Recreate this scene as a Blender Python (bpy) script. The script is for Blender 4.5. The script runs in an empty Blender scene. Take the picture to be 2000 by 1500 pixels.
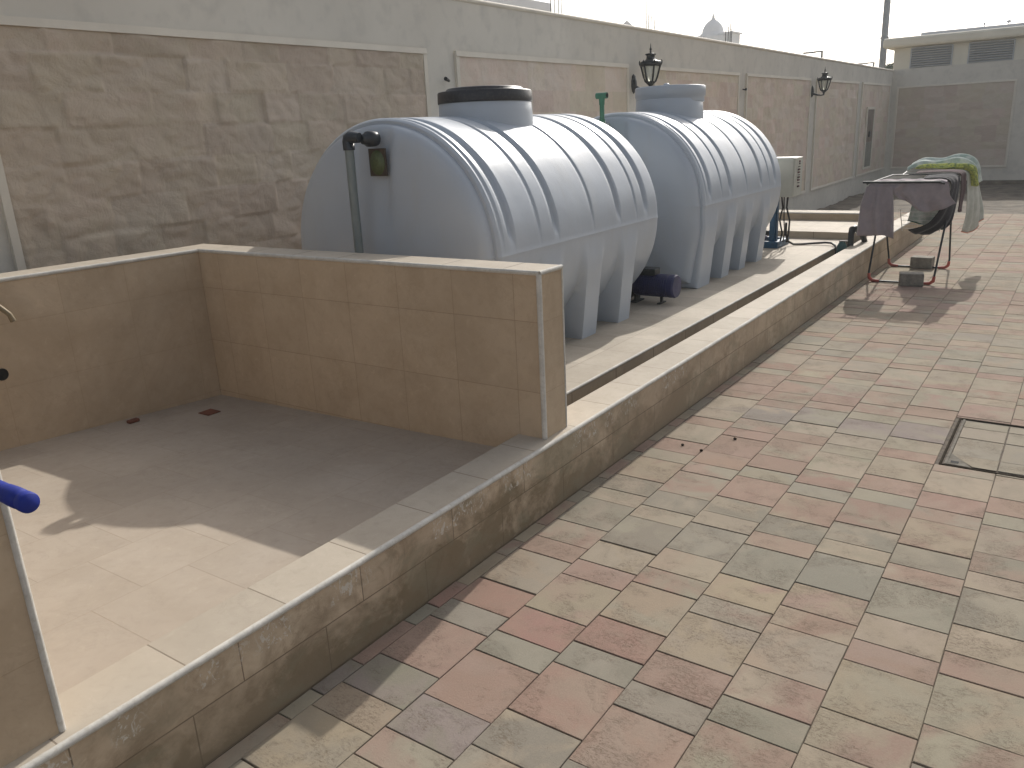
import bpy, bmesh, math, random
from mathutils import Vector, Matrix, noise
R_ = math.radians
random.seed(7)
scene = bpy.context.scene
COL = scene.collection

# ---------------------------------------------------------------- camera
cam_d = bpy.data.cameras.new('camera'); cam = bpy.data.objects.new('camera', cam_d); COL.objects.link(cam)
cam_d.sensor_width = 36.0; cam_d.lens = 1581.61 / 2000 * 36; cam_d.clip_start = 0.05; cam_d.clip_end = 3000
yaw, pit, rol = -0.62084769, 0.30266585, -0.05027217
CAM = Vector((0, 0, 1.6))
def cam_axes():
    cy, sy = math.cos(yaw), math.sin(yaw)
    f = Vector((sy*math.cos(pit), cy*math.cos(pit), -math.sin(pit)))
    r = Vector((cy, -sy, 0)); u = r.cross(f)
    c, s = math.cos(rol), math.sin(rol)
    return c*r + s*u, -s*r + c*u, f
_r, _u, _f = cam_axes()
M = Matrix(((_r.x, _u.x, -_f.x), (_r.y, _u.y, -_f.y), (_r.z, _u.z, -_f.z))).to_4x4()
M.translation = CAM
cam.matrix_world = M
scene.camera = cam

# ---------------------------------------------------------------- light
SX, SY = 0.22, -1.50                      # shadow offset per metre of height
sun_dir = Vector((-SX, -SY, 1)).normalized()   # towards the sun
elev = math.asin(sun_dir.z)
sl = bpy.data.lights.new('sun', 'SUN'); sun = bpy.data.objects.new('sun', sl); COL.objects.link(sun)
sl.energy = 3.5; sl.angle = R_(0.53); sl.color = (1.0, 0.955, 0.88)
sun.rotation_euler = sun_dir.to_track_quat('Z', 'Y').to_euler()
w = bpy.data.worlds.new('World'); scene.world = w; w.use_nodes = True
nt = w.node_tree; bg = nt.nodes['Background']
sky = nt.nodes.new('ShaderNodeTexSky'); sky.sky_type = 'NISHITA'; sky.sun_disc = False
sky.sun_elevation = elev; sky.sun_rotation = math.atan2(sun_dir.x, sun_dir.y)
sky.air_density = 1.0; sky.dust_density = 4.0; sky.ozone_density = 1.2; sky.altitude = 10
hs = nt.nodes.new('ShaderNodeHueSaturation'); hs.inputs['Saturation'].default_value = 0.42
nt.links.new(sky.outputs[0], hs.inputs['Color']); nt.links.new(hs.outputs[0], bg.inputs[0])
bg.inputs[1].default_value = 0.145
scene.view_settings.view_transform = 'Standard'; scene.view_settings.look = 'None'
scene.view_settings.exposure = 0.1; scene.view_settings.gamma = 1
scene.render.resolution_x = 1024; scene.render.resolution_y = 768
scene.render.engine = 'CYCLES'
scene.cycles.max_bounces = 6

# ---------------------------------------------------------------- object helpers
def tag(o, label=None, cat=None, group=None, kind=None):
    if label: o['label'] = label
    if cat: o['category'] = cat
    if group: o['group'] = group
    if kind: o['kind'] = kind
    return o
def empty(name, loc=(0, 0, 0), rz=0, label=None, cat=None, group=None):
    o = bpy.data.objects.new(name, None); o.empty_display_size = 0.1
    o.location = loc; o.rotation_euler = (0, 0, rz); COL.objects.link(o)
    return tag(o, label, cat, group)
class MB:
    def __init__(s): s.v = []; s.f = []; s.sm = []; s.cols = []
    def add(s, vs, fs, smooth=False, col=None):
        b = len(s.v); s.v += [tuple(p) for p in vs]
        for f in fs: s.f.append(tuple(b+i for i in f)); s.sm.append(smooth); s.cols.append(col)
        return s
    def box(s, a, b, bev=0.0, col=None):
        x0, y0, z0 = a; x1, y1, z1 = b
        if bev <= 0:
            vs = [(x0,y0,z0),(x1,y0,z0),(x1,y1,z0),(x0,y1,z0),(x0,y0,z1),(x1,y0,z1),(x1,y1,z1),(x0,y1,z1)]
            return s.add(vs, [(0,3,2,1),(4,5,6,7),(0,1,5,4),(1,2,6,5),(2,3,7,6),(3,0,4,7)], col=col)
        bm = bmesh.new(); bmesh.ops.create_cube(bm, size=1)
        for v in bm.verts: v.co = Vector(((x0+x1)/2+v.co.x*(x1-x0), (y0+y1)/2+v.co.y*(y1-y0), (z0+z1)/2+v.co.z*(z1-z0)))
        bmesh.ops.bevel(bm, geom=bm.edges[:], offset=bev, segments=2, affect='EDGES', profile=0.5)
        bm.verts.index_update()
        s.add([v.co[:] for v in bm.verts], [tuple(v.index for v in f.verts) for f in bm.faces], col=col); bm.free(); return s
    def hexa(s, p):            # 8 points: bottom 4 ccw, top 4 ccw
        return s.add(p, [(0,3,2,1),(4,5,6,7),(0,1,5,4),(1,2,6,5),(2,3,7,6),(3,0,4,7)])
    def tube(s, pts, r, n=10, caps=True, smooth=True):
        pts = [Vector(p) for p in pts]; rs = r if isinstance(r, (list, tuple)) else [r]*len(pts)
        up = Vector((0, 0, 1)); vs = []; prev = None
        for i, p in enumerate(pts):
            d = (pts[min(i+1, len(pts)-1)] - pts[max(i-1, 0)]).normalized()
            if prev is None:
                a = d.cross(up) if abs(d.z) < 0.95 else d.cross(Vector((1, 0, 0)))
            else: a = prev - d*prev.dot(d)
            a.normalize(); prev = a; b = d.cross(a)
            for k in range(n):
                t = 2*math.pi*k/n; vs.append(p + (a*math.cos(t) + b*math.sin(t))*rs[i])
        fs = []
        for i in range(len(pts)-1):
            for k in range(n):
                k2 = (k+1) % n; fs.append((i*n+k, i*n+k2, (i+1)*n+k2, (i+1)*n+k))
        s.add(vs, fs, smooth)
        if caps:
            s.add(vs[:n], [tuple(range(n))[::-1]]); s.add(vs[-n:], [tuple(range(n))])
        return s
    def lathe(s, prof, c=(0,0,0), n=24, axis='Z', smooth=True, tilt=None):
        c = Vector(c); vs = []
        for (r, h) in prof:
            for k in range(n):
                t = 2*math.pi*k/n; q = Vector((r*math.cos(t), r*math.sin(t), h))
                if axis == 'X': q = Vector((q.z, q.x, q.y))
                if axis == 'Y': q = Vector((q.x, q.z, q.y))
                if tilt: q = tilt @ q
                vs.append(c+q)
        fs = []
        for i in range(len(prof)-1):
            for k in range(n):
                k2 = (k+1) % n; fs.append((i*n+k, i*n+k2, (i+1)*n+k2, (i+1)*n+k))
        s.add(vs, fs, smooth)
        s.add(vs[:n], [tuple(range(n))[::-1]]); s.add(vs[-n:], [tuple(range(n))])
        return s
    def build(s, name, mat, parent=None, sharp=None):
        me = bpy.data.meshes.new(name); me.from_pydata(s.v, [], s.f)
        me.polygons.foreach_set('use_smooth', s.sm)
        if any(c is not None for c in s.cols):
            names = ('col_a', 'col_b')
            for k, nm in enumerate(names):
                at = me.attributes.new(nm, 'FLOAT_COLOR', 'FACE')
                buf = []
                for c in s.cols:
                    q = c[k] if c is not None else (0.05, 0.04, 0.035)
                    buf += [q[0], q[1], q[2], 1.0]
                at.data.foreach_set('color', buf)
        me.update()
        bm = bmesh.new(); bm.from_mesh(me); bmesh.ops.recalc_face_normals(bm, faces=bm.faces[:])
        if sharp:
            for e in bm.edges:
                if len(e.link_faces) == 2 and e.calc_face_angle(0) > R_(sharp): e.smooth = False
        bm.to_mesh(me); bm.free()
        o = bpy.data.objects.new(name, me); COL.objects.link(o)
        if mat: me.materials.append(mat)
        if parent: o.parent = parent
        return o
def copy_tree(o, parent=None):
    c = o.copy(); COL.objects.link(c); c.parent = parent
    for ch in list(o.children): copy_tree(ch, c)
    return c
def sstep(a, b, x):
    t = max(0.0, min(1.0, (x-a)/(b-a))) if a != b else float(x > a)
    return t*t*(3-2*t)

# ---------------------------------------------------------------- materials
def mat_base(name):
    m = bpy.data.materials.new(name); m.use_nodes = True
    return m, m.node_tree, m.node_tree.nodes['Principled BSDF']
class NB:
    def __init__(s, nt): s.nt = nt
    def n(s, t, **kw):
        nd = s.nt.nodes.new(t)
        for k, v in kw.items(): setattr(nd, k, v)
        return nd
    def l(s, a, b): s.nt.links.new(a, b)
    def pos(s): return s.n('ShaderNodeTexCoord').outputs['Object']
    def noise(s, vec, scale, detail=6, rough=0.6, dist=0.0, sc=None):
        if sc:
            mp = s.n('ShaderNodeMapping'); mp.inputs['Scale'].default_value = sc; s.l(vec, mp.inputs[0]); vec = mp.outputs[0]
        t = s.n('ShaderNodeTexNoise'); t.inputs['Scale'].default_value = scale; t.inputs['Detail'].default_value = detail
        t.inputs['Roughness'].default_value = rough; t.inputs['Distortion'].default_value = dist; s.l(vec, t.inputs['Vector']); return t.outputs['Fac']
    def ramp(s, fac, a, b, ca=(0,0,0,1), cb=(1,1,1,1)):
        r = s.n('ShaderNodeValToRGB'); r.color_ramp.elements[0].position = a; r.color_ramp.elements[1].position = b
        r.color_ramp.elements[0].color = ca; r.color_ramp.elements[1].color = cb; s.l(fac, r.inputs[0]); return r.outputs[0]
    def mix(s, fac, a, b, mode='MIX'):
        m = s.n('ShaderNodeMix', data_type='RGBA', blend_type=mode)
        for i, q in ((0, fac), (6, a), (7, b)):
            if isinstance(q, (int, float)): m.inputs[i].default_value = q
            elif isinstance(q, tuple): m.inputs[i].default_value = (*q[:3], 1)
            else: s.l(q, m.inputs[i])
        return m.outputs[2]
    def math(s, op, a, b=None, clamp=False):
        m = s.n('ShaderNodeMath', operation=op); m.use_clamp = clamp
        for i, q in ((0, a), (1, b)):
            if q is None: continue
            if isinstance(q, (int, float)): m.inputs[i].default_value = q
            else: s.l(q, m.inputs[i])
        return m.outputs[0]
    def sep(s, v):
        q = s.n('ShaderNodeSeparateXYZ'); s.l(v, q.inputs[0]); return q.outputs
    def comb(s, x, y, z=0.0):
        q = s.n('ShaderNodeCombineXYZ')
        for i, a in enumerate((x, y, z)):
            if isinstance(a, (int, float)): q.inputs[i].default_value = a
            else: s.l(a, q.inputs[i])
        return q.outputs[0]
    def bump(s, h, strength, dist, bsdf, prev=None):
        b = s.n('ShaderNodeBump'); b.inputs['Strength'].default_value = strength; b.inputs['Distance'].default_value = dist
        s.l(h, b.inputs['Height'])
        if prev: s.l(prev, b.inputs['Normal'])
        s.l(b.outputs[0], bsdf.inputs['Normal']); return b.outputs[0]

def plain(name, col, rough=0.6, metal=0.0, var=0.12, scale=9.0, bump=0.0, spec=0.5, dirt=None):
    m, t, b = mat_base(name); k = NB(t); p = k.pos()
    n1 = k.noise(p, scale, 5); n2 = k.noise(p, scale*6, 4)
    c = k.mix(k.ramp(n1, 0.35, 0.7), tuple(x*(1-var) for x in col), tuple(min(1, x*(1+var)) for x in col))
    if dirt:
        c = k.mix(k.math('MULTIPLY', k.ramp(n2, 0.5, 0.75), 0.5), c, dirt)
    k.l(c, b.inputs['Base Color']); b.inputs['Metallic'].default_value = metal
    k.l(k.math('ADD', k.math('MULTIPLY', n2, 0.2), rough-0.1), b.inputs['Roughness'])
    b.inputs['Specular IOR Level'].default_value = spec
    if bump: k.bump(n2, bump, 0.01, b)
    return m

def tile_mat(name, axes, bw, bh, off, col, col2, joint=(0.12,0.095,0.07), jw=0.006, offset=0.5, rough=0.68, stain=0.0, grime=None, shift=(0,0), vary=0.5):
    """stone-look ceramic tile: brick joints over a mottled veined body"""
    m, t, b = mat_base(name); k = NB(t); p = k.pos(); s = k.sep(p)
    ax = {'x': 0, 'y': 1, 'z': 2}
    u = k.math('ADD', s[ax[axes[0]]], shift[0]); v = k.math('ADD', s[ax[axes[1]]], shift[1])
    vec = k.comb(u, v)
    br = k.n('ShaderNodeTexBrick'); k.l(vec, br.inputs['Vector'])
    br.inputs['Scale'].default_value = 1.0; br.inputs['Brick Width'].default_value = bw; br.inputs['Row Height'].default_value = bh
    br.inputs['Mortar Size'].default_value = jw*0.5; br.inputs['Mortar Smooth'].default_value = 0.3; br.offset = offset; br.inputs['Bias'].default_value = 0
    br.inputs['Color1'].default_value = (0.42, 0.42, 0.42, 1); br.inputs['Color2'].default_value = (0.58, 0.58, 0.58, 1)
    n1 = k.noise(p, 3.0, 8, 0.62, 0.6); n2 = k.noise(p, 22, 6, 0.7, 0.4); n3 = k.noise(p, 1.1, 4)
    c = k.mix(k.ramp(n1, 0.3, 0.72), col, col2)
    c = k.mix(k.math('MULTIPLY', k.ramp(n2, 0.52, 0.78), 0.35), c, tuple(x*0.72 for x in col))
    c = k.mix(k.math('MULTIPLY', k.ramp(n2, 0.28, 0.42, (1,1,1,1), (0,0,0,1)), 0.3), c, tuple(min(1, x*1.25) for x in col2))
    vn = k.math('ABSOLUTE', k.math('SUBTRACT', k.noise(p, 6.5, 8, 0.72, 1.4), 0.5))
    vf = k.math('MULTIPLY', k.ramp(vn, 0.0, 0.022, (1,1,1,1), (0,0,0,1)), k.ramp(k.noise(p, 2.7, 3), 0.5, 0.62))
    c = k.mix(k.math('MULTIPLY', vf, 0.5 if grime else 0.16), c, tuple(x*0.45 for x in col))
    c = k.mix(vary, c, k.mix(1.0, c, br.outputs['Color'], 'OVERLAY'))
    if grime:
        amt, gcol, z0, z1 = grime
        mp = k.noise(p, 3.2, 7, 0.65, 0.3, sc=(1, 1, 1.3))
        zz = k.n('ShaderNodeMapRange'); zz.inputs[1].default_value = z0; zz.inputs[2].default_value = z1; zz.inputs[3].default_value = 0.22; zz.inputs[4].default_value = -0.10
        k.l(s[2], zz.inputs[0])
        g = k.ramp(k.math('ADD', mp, zz.outputs[0]), 0.47, 0.64)
        fy = k.n('ShaderNodeMapRange'); fy.inputs[1].default_value = 2.5; fy.inputs[2].default_value = 7.0; fy.inputs[3].default_value = 1.0; fy.inputs[4].default_value = 0.2; k.l(s[1], fy.inputs[0])
        g = k.math('MULTIPLY', g, fy.outputs[0])
        c = k.mix(k.math('MULTIPLY', g, amt), c, gcol)
        # green-grey biofilm patches
        g2 = k.ramp(k.noise(p, 4.1, 7, 0.68, 0.6, sc=(1.3, 1, 1.6)), 0.50, 0.60)
        c = k.mix(k.math('MULTIPLY', g2, 0.42), c, (0.23, 0.215, 0.15))
        g3 = k.ramp(k.noise(p, 7.3, 7, 0.7, 0.9), 0.55, 0.63)
        c = k.mix(k.math('MULTIPLY', k.math('MULTIPLY', g3, fy.outputs[0]), 0.36), c, (0.18, 0.13, 0.085))
    if stain:
        g = k.ramp(k.noise(p, 0.9, 7, 0.65, 0.5), 0.48, 0.62)
        c = k.mix(k.math('MULTIPLY', g, stain), c, tuple(x*0.66 for x in col))
    gap = k.ramp(k.noise(p, 5, 3), 0.35, 0.6)      # joints are filled more or less
    jf = k.math('MULTIPLY', br.outputs['Fac'], k.math('ADD', k.math('MULTIPLY', gap, 0.6), 0.2))
    c = k.mix(jf, c, joint)
    k.l(c, b.inputs['Base Color'])
    k.l(k.math('ADD', k.math('MULTIPLY', n2, 0.25), rough-0.1), b.inputs['Roughness'])
    b.inputs['Specular IOR Level'].default_value = 0.18
    h = k.math('SUBTRACT', k.math('MULTIPLY', n2, 0.12), br.outputs['Fac'])
    k.bump(h, 0.5, 0.003, b)
    return m, k, b, c, s, p

TOPC, TOPC2 = (0.41, 0.355, 0.285), (0.475, 0.42, 0.345)
WALC, WALC2 = (0.43, 0.33, 0.225), (0.515, 0.41, 0.295)
FLOC, FLOC2 = (0.39, 0.33, 0.265), (0.435, 0.375, 0.31)
M_top = tile_mat('pale stone tile top', 'yx', 0.333, 5.0, 0, TOPC, TOPC2, joint=(0.25,0.20,0.15), jw=0.005, offset=0.0, stain=0.25, shift=(-0.955+3.33, 2.5))[0]
M_topx = tile_mat('pale stone tile top across', 'xy', 0.333, 5.0, 0, TOPC, TOPC2, offset=0.0, stain=0.2)[0]
M_plat = tile_mat('platform tile', 'yx', 0.333, 0.333, 0, TOPC, TOPC2, joint=(0.36,0.31,0.25), jw=0.004, offset=0.0, stain=0.45, shift=(-0.955+3.33, 0))[0]
M_fascia = tile_mat('platform side tile', 'yz', 0.50, 4.0, 0, (0.42,0.35,0.26), (0.5,0.42,0.32), offset=0.0, stain=0.4)[0]
M_wx = tile_mat('beige wall tile facing front', 'xz', 0.333, 0.31, 0, WALC, WALC2, joint=(0.30,0.22,0.145), jw=0.0028, offset=0.0, stain=0.25, vary=0.22, shift=(1.94+3.33, -0.52+3.1))[0]
M_wy = tile_mat('beige wall tile facing side', 'yz', 0.333, 0.31, 0, WALC, WALC2, joint=(0.36,0.27,0.17), jw=0.002, offset=0.0, stain=0.35, vary=0.15, shift=(5, -0.52+3.1))[0]
M_floor = tile_mat('basin floor tile', 'yx', 0.333, 0.333, 0, FLOC, FLOC2, joint=(0.33,0.265,0.20), jw=0.0025, offset=0.5, stain=0.22, vary=0.18)[0]
# weathered outer kerb face with white cement drips below the trim
M_kerb, k, b, c, s, p = tile_mat('weathered kerb tile', 'yz', 0.47, 0.165, 0, (0.42,0.325,0.225), (0.56,0.45,0.33), joint=(0.17,0.13,0.09), jw=0.0045, offset=0.35, stain=0.5,
                                 grime=(0.85, (0.165,0.125,0.075), 0.0, 0.28), shift=(5, 0.0))
drip = k.ramp(k.noise(p, 30, 6, 0.7, 1.6, sc=(1, 1.3, 0.8)), 0.545, 0.585)
patch = k.ramp(k.noise(p, 3.1, 2, sc=(0, 1, 0)), 0.47, 0.53)
band = k.math('MULTIPLY', k.math('GREATER_THAN', s[2], 0.215), k.math('LESS_THAN', s[2], 0.302))
band = k.math('MULTIPLY', band, k.math('LESS_THAN', s[1], 4.2))
msk = k.math('MULTIPLY', k.math('MULTIPLY', drip, patch), band)
k.l(k.mix(k.math('MULTIPLY', msk, 0.8), c, (0.55, 0.52, 0.46)), b.inputs['Base Color'])
M_trim = plain('white pvc edge trim', (0.54, 0.52, 0.475), 0.75, var=0.14, scale=14, dirt=(0.36, 0.32, 0.26), spec=0.12)
M_paint = plain('cream wall paint', (0.60, 0.565, 0.495), 0.8, var=0.07, scale=0.9, bump=0.15, dirt=(0.42, 0.40, 0.36))
M_mould = plain('painted moulding', (0.64, 0.59, 0.50), 0.75, var=0.06, scale=3, bump=0.1)

def stone_mat(name):
    m, t, b = mat_base(name); k = NB(t); p = k.pos()
    a = k.n('ShaderNodeAttribute', attribute_name='col_a').outputs['Color']; a2 = k.n('ShaderNodeAttribute', attribute_name='col_b').outputs['Color']
    n1 = k.noise(p, 5, 7, 0.65, 0.5); n2 = k.noise(p, 28, 6, 0.7, 0.6); n3 = k.noise(p, 1.4, 4)
    c = k.mix(k.ramp(n1, 0.35, 0.65), a, a2)
    c = k.mix(k.math('MULTIPLY', k.ramp(n2, 0.55, 0.75), 0.4), c, (0.38, 0.30, 0.22))
    c = k.mix(k.math('MULTIPLY', k.ramp(n3, 0.5, 0.7), 0.35), c, (0.47, 0.42, 0.31))
    k.l(c, b.inputs['Base Color']); b.inputs['Roughness'].default_value = 0.85; b.inputs['Specular IOR Level'].default_value = 0.25
    k.bump(k.math('ADD', k.math('MULTIPLY', n1, 1.0), k.math('MULTIPLY', n2, 0.35)), 0.8, 0.02, b)
    return m
M_stone = stone_mat('split face sandstone')

def paver_mat():
    m, t, b = mat_base('concrete paver blend'); k = NB(t); p0 = k.pos()
    a = k.n('ShaderNodeAttribute', attribute_name='col_a').outputs['Color']; a2 = k.n('ShaderNodeAttribute', attribute_name='col_b').outputs['Color']
    vm = k.n('ShaderNodeVectorMath', operation='MULTIPLY_ADD'); k.l(a, vm.inputs[0]); vm.inputs[1].default_value = (61, 83, 97); k.l(p0, vm.inputs[2]); p = vm.outputs[0]
    n1 = k.noise(p, 4.2, 5, 0.55, 0.6); n2 = k.noise(p, 75, 8, 0.85, 0.9, sc=(0.8, 1.9, 1)); n3 = k.noise(p, 5.5, 6, 0.65, 0.5); n4 = k.noise(p, 170, 4, 0.7)
    c = k.mix(k.ramp(n1, 0.42, 0.58), a, a2)
    c = k.mix(k.math('MULTIPLY', k.ramp(k.noise(p, 11, 7, 0.7, 0.8), 0.45, 0.68), 0.28), c, (0.17, 0.155, 0.125))
    sp = k.math('MULTIPLY', k.ramp(n2, 0.50, 0.58), k.ramp(n3, 0.47, 0.60))
    c = k.mix(k.math('MULTIPLY', sp, 0.62), c, (0.115, 0.085, 0.062))
    p = p0
    c = k.mix(k.math('MULTIPLY', k.ramp(n4, 0.35, 0.75), 0.22), c, (0.33, 0.295, 0.245))
    wh = k.math('MULTIPLY', k.ramp(k.noise(p, 9, 6, 0.7, 0.9), 0.70, 0.735), k.ramp(k.noise(p, 1.7, 3), 0.53, 0.6))
    c = k.mix(k.math('MULTIPLY', wh, 0.55), c, (0.42, 0.37, 0.31))
    dn = k.ramp(k.noise(p, 0.8, 6, 0.6), 0.42, 0.7)
    c = k.mix(k.math('MULTIPLY', dn, 0.25), c, (0.215, 0.195, 0.158))
    c = k.mix(1.0, c, (1.12, 1.055, 1.02), 'MULTIPLY')
    k.l(c, b.inputs['Base Color']); b.inputs['Roughness'].default_value = 0.9; b.inputs['Specular IOR Level'].default_value = 0.1
    h = k.math('ADD', k.math('MULTIPLY', n4, 0.3), k.math('SUBTRACT', n2, k.math('MULTIPLY', sp, 1.2)))
    k.bump(h, 0.45, 0.003, b)
    return m
M_paver = paver_mat()
M_sand = plain('joint sand', (0.095, 0.074, 0.055), 0.95, var=0.35, scale=30, bump=0.4)
M_soil = plain('dark garden soil', (0.12, 0.098, 0.072), 0.95, var=0.45, scale=3.5, bump=0.8, dirt=(0.14, 0.115, 0.085))
M_ground = plain('dry sandy ground', (0.36, 0.30, 0.22), 0.95, var=0.2, scale=0.5, bump=0.3)

def tank_mat():
    m, t, b = mat_base('moulded polyethylene'); k = NB(t); p = k.pos()
    n1 = k.noise(p, 1.3, 4, 0.5); n2 = k.noise(p, 9, 5, 0.6); n3 = k.noise(p, 3, 7, 0.7, 0.8, sc=(1, 1, 0.35))
    c = k.mix(k.ramp(n1, 0.35, 0.7), (0.405, 0.445, 0.495), (0.45, 0.49, 0.535))
    c = k.mix(k.math('MULTIPLY', k.ramp(n3, 0.52, 0.75), 0.30), c, (0.43, 0.42, 0.39))
    k.l(c, b.inputs['Base Color'])
    k.l(k.math('ADD', k.math('MULTIPLY', n2, 0.12), 0.27), b.inputs['Roughness'])
    b.inputs['Specular IOR Level'].default_value = 0.55
    st = k.noise(p, 5, 6, 0.7, 0.2, sc=(1, 2.2, 0.25)); c2 = k.mix(k.math('MULTIPLY', k.ramp(st, 0.55, 0.75), 0.22), c, (0.40, 0.385, 0.35)); k.l(c2, b.inputs['Base Color'])
    k.bump(k.math('ADD', n1, k.math('MULTIPLY', n2, 0.10)), 0.22, 0.05, b)
    return m
M_tank = tank_mat()
M_blackplastic = plain('black plastic', (0.022, 0.022, 0.026), 0.42, var=0.2, dirt=(0.09, 0.08, 0.07))
M_pipe = plain('grey pvc pipe', (0.19, 0.22, 0.22), 0.4, var=0.1)
M_dark = plain('dark pvc fitting', (0.028, 0.034, 0.042), 0.35, var=0.15)
M_green = plain('green ppr pipe', (0.055, 0.19, 0.115), 0.45, var=0.12)
M_sticker = plain('brown sticker', (0.055, 0.040, 0.028), 0.5, var=0.25, scale=30)
M_stickg = plain('olive green print', (0.085, 0.11, 0.045), 0.5, var=0.25, scale=40)
M_iron = plain('black cast iron', (0.02, 0.025, 0.028), 0.45, 0.3, var=0.2, dirt=(0.06, 0.07, 0.06))
M_steel = plain('galvanised steel', (0.17, 0.165, 0.155), 0.7, 0.1, var=0.1)
M_box = plain('cream enamelled steel', (0.50, 0.49, 0.42), 0.4, var=0.04)
M_bluem = plain('navy enamelled motor', (0.018, 0.022, 0.085), 0.4, var=0.2, dirt=(0.05, 0.05, 0.06))
M_bluef = plain('blue painted steel', (0.015, 0.075, 0.15), 0.45, var=0.2, dirt=(0.03, 0.04, 0.05))
M_handle = plain('royal blue plastic', (0.015, 0.028, 0.22), 0.6, var=0.2, spec=0.25, dirt=(0.05, 0.06, 0.16))
M_rubber = plain('black rubber', (0.018, 0.016, 0.016), 0.6, var=0.2)
M_red = plain('faded red plastic', (0.42, 0.085, 0.06), 0.5, var=0.2)
M_cast = plain('worn cast iron rim', (0.045, 0.038, 0.030), 0.95, var=0.3, scale=20, spec=0.0)
M_castg = plain('worn grey tray', (0.19, 0.175, 0.15), 0.95, var=0.25, scale=20, spec=0.0)
M_block = plain('weathered concrete block', (0.22, 0.20, 0.165), 0.9, var=0.25, scale=12, bump=0.6, dirt=(0.12, 0.11, 0.09))
M_brass = plain('tarnished brass', (0.20, 0.16, 0.10), 0.55, 0.3, var=0.2)
M_rust = plain('rust red', (0.17, 0.06, 0.035), 0.8, var=0.3)
M_teal = plain('teal painted valve', (0.03, 0.10, 0.10), 0.5, var=0.2)
M_villa = plain('far pale render', (0.62, 0.63, 0.65), 0.85, var=0.05, scale=0.6)
M_bldg = plain('cream building render', (0.62, 0.59, 0.50), 0.85, var=0.07, scale=1.2, bump=0.1)
M_louvre = plain('grey aluminium louvre', (0.36, 0.38, 0.40), 0.45, 0.3, var=0.06)
M_void = plain('dark void', (0.01, 0.01, 0.01), 0.9)
M_farmetal = plain('dull mast steel', (0.27, 0.29, 0.31), 0.6, 0.2)
M_bar = plain('dark far steel', (0.03, 0.03, 0.033), 0.9, var=0.1, spec=0.0)
M_leaf = plain('dusty leaf', (0.055, 0.085, 0.035), 0.7, var=0.35, scale=2)
M_bark = plain('bark', (0.12, 0.09, 0.06), 0.9)
M_cab = plain('grey cabinet door', (0.20, 0.20, 0.17), 0.6, var=0.15, scale=4)
def cloth_mat(name, c1, c2=None, scale=3.0):
    m, t, b = mat_base(name); k = NB(t); p = k.pos()
    n1 = k.noise(p, scale*4, 5); n2 = k.noise(p, 260, 3)
    col = k.mix(k.ramp(n1, 0.4, 0.62), c1, c2 or tuple(x*1.2 for x in c1))
    k.l(col, b.inputs['Base Color']); b.inputs['Roughness'].default_value = 0.95; b.inputs['Specular IOR Level'].default_value = 0.1
    b.inputs['Sheen Weight'].default_value = 0.15
    k.bump(k.math('ADD', n2, k.math('MULTIPLY', n1, 2.0)), 0.4, 0.004, b)
    return m
M_mauve = cloth_mat('dusty mauve terry', (0.27, 0.235, 0.245), (0.32, 0.275, 0.28))
M_blackc = cloth_mat('black cotton', (0.014, 0.013, 0.018))
M_whitec = cloth_mat('off white terry', (0.42, 0.42, 0.36), (0.50, 0.50, 0.44))
M_pinkh = cloth_mat('salmon hem', (0.50, 0.22, 0.15))
M_paleg = cloth_mat('pale green towel', (0.34, 0.42, 0.37), (0.60, 0.63, 0.58))
M_yel = cloth_mat('yellow green print', (0.52, 0.54, 0.13), (0.14, 0.19, 0.09), 9)
M_maroon = cloth_mat('dark maroon knit', (0.06, 0.03, 0.032))
M_greenh = cloth_mat('bottle green hem', (0.03, 0.09, 0.06))
def glass_mat():
    m, t, b = mat_base('frosted lamp glass'); k = NB(t)
    b.inputs['Base Color'].default_value = (0.62, 0.63, 0.55, 1); b.inputs['Roughness'].default_value = 0.25
    b.inputs['Transmission Weight'].default_value = 0.15
    k.bump(k.noise(k.pos(), 40, 3), 0.2, 0.004, b); return m
M_glass = glass_mat()

# ================================================================ SETTING
# ---- pavement: blended concrete pavers in rows of small, medium and large slabs
PINK = (0.238, 0.174, 0.143); PINK2 = (0.256, 0.197, 0.163); BEI = (0.262, 0.226, 0.172); BEI2 = (0.275, 0.245, 0.192)
GRY = (0.190, 0.186, 0.153); GRY2 = (0.222, 0.214, 0.177); GRN = (0.242, 0.228, 0.182); LIL = (0.200, 0.182, 0.168); RED = (0.246, 0.164, 0.136)
TAB = {  # (period, slot) -> colours ; slots L, S, M with growing y
 (-2,0): (BEI,GRY2), (-2,1): (GRN,BEI), (-2,2): (GRY,LIL), (-1,0): (PINK,PINK2), (-1,1): (GRY,GRY2), (-1,2): (PINK,RED),
 (0,0): (BEI,GRN), (0,1): (PINK,PINK2), (0,2): (BEI,BEI2), (1,0): (GRY,GRY2), (1,1): (BEI2,GRN), (1,2): (GRY,GRN),
 (2,0): (PINK,BEI), (2,1): (GRN,GRY2), (2,2): (PINK,PINK2), (3,0): (GRN,BEI2), (3,1): (PINK2,PINK), (3,2): (GRN,BEI2),
 (4,0): (LIL,GRY2), (4,1): (GRN,PINK), (4,2): (PINK,PINK2), (5,0): (PINK2,GRN), (5,1): (BEI2,GRN), (5,2): (PINK,GRN),
 (6,0): (GRN,BEI2), (6,1): (PINK,BEI), (6,2): (GRN,GRY2), (7,0): (GRY2,GRN), (7,1): (PINK2,BEI), (7,2): (BEI,GRN)}
rnd = random.Random(11)
PAL = [(PINK,PINK2),(BEI,GRN),(GRN,GRY2),(GRY2,GRN),(PINK2,BEI),(GRN,BEI2),(PINK,BEI),(BEI2,PINK2),(PINK,GRN)]
pv = MB(); W = 0.2533; LEN = (0.2527, 0.1253, 0.1685); PER = 0.5465
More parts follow.
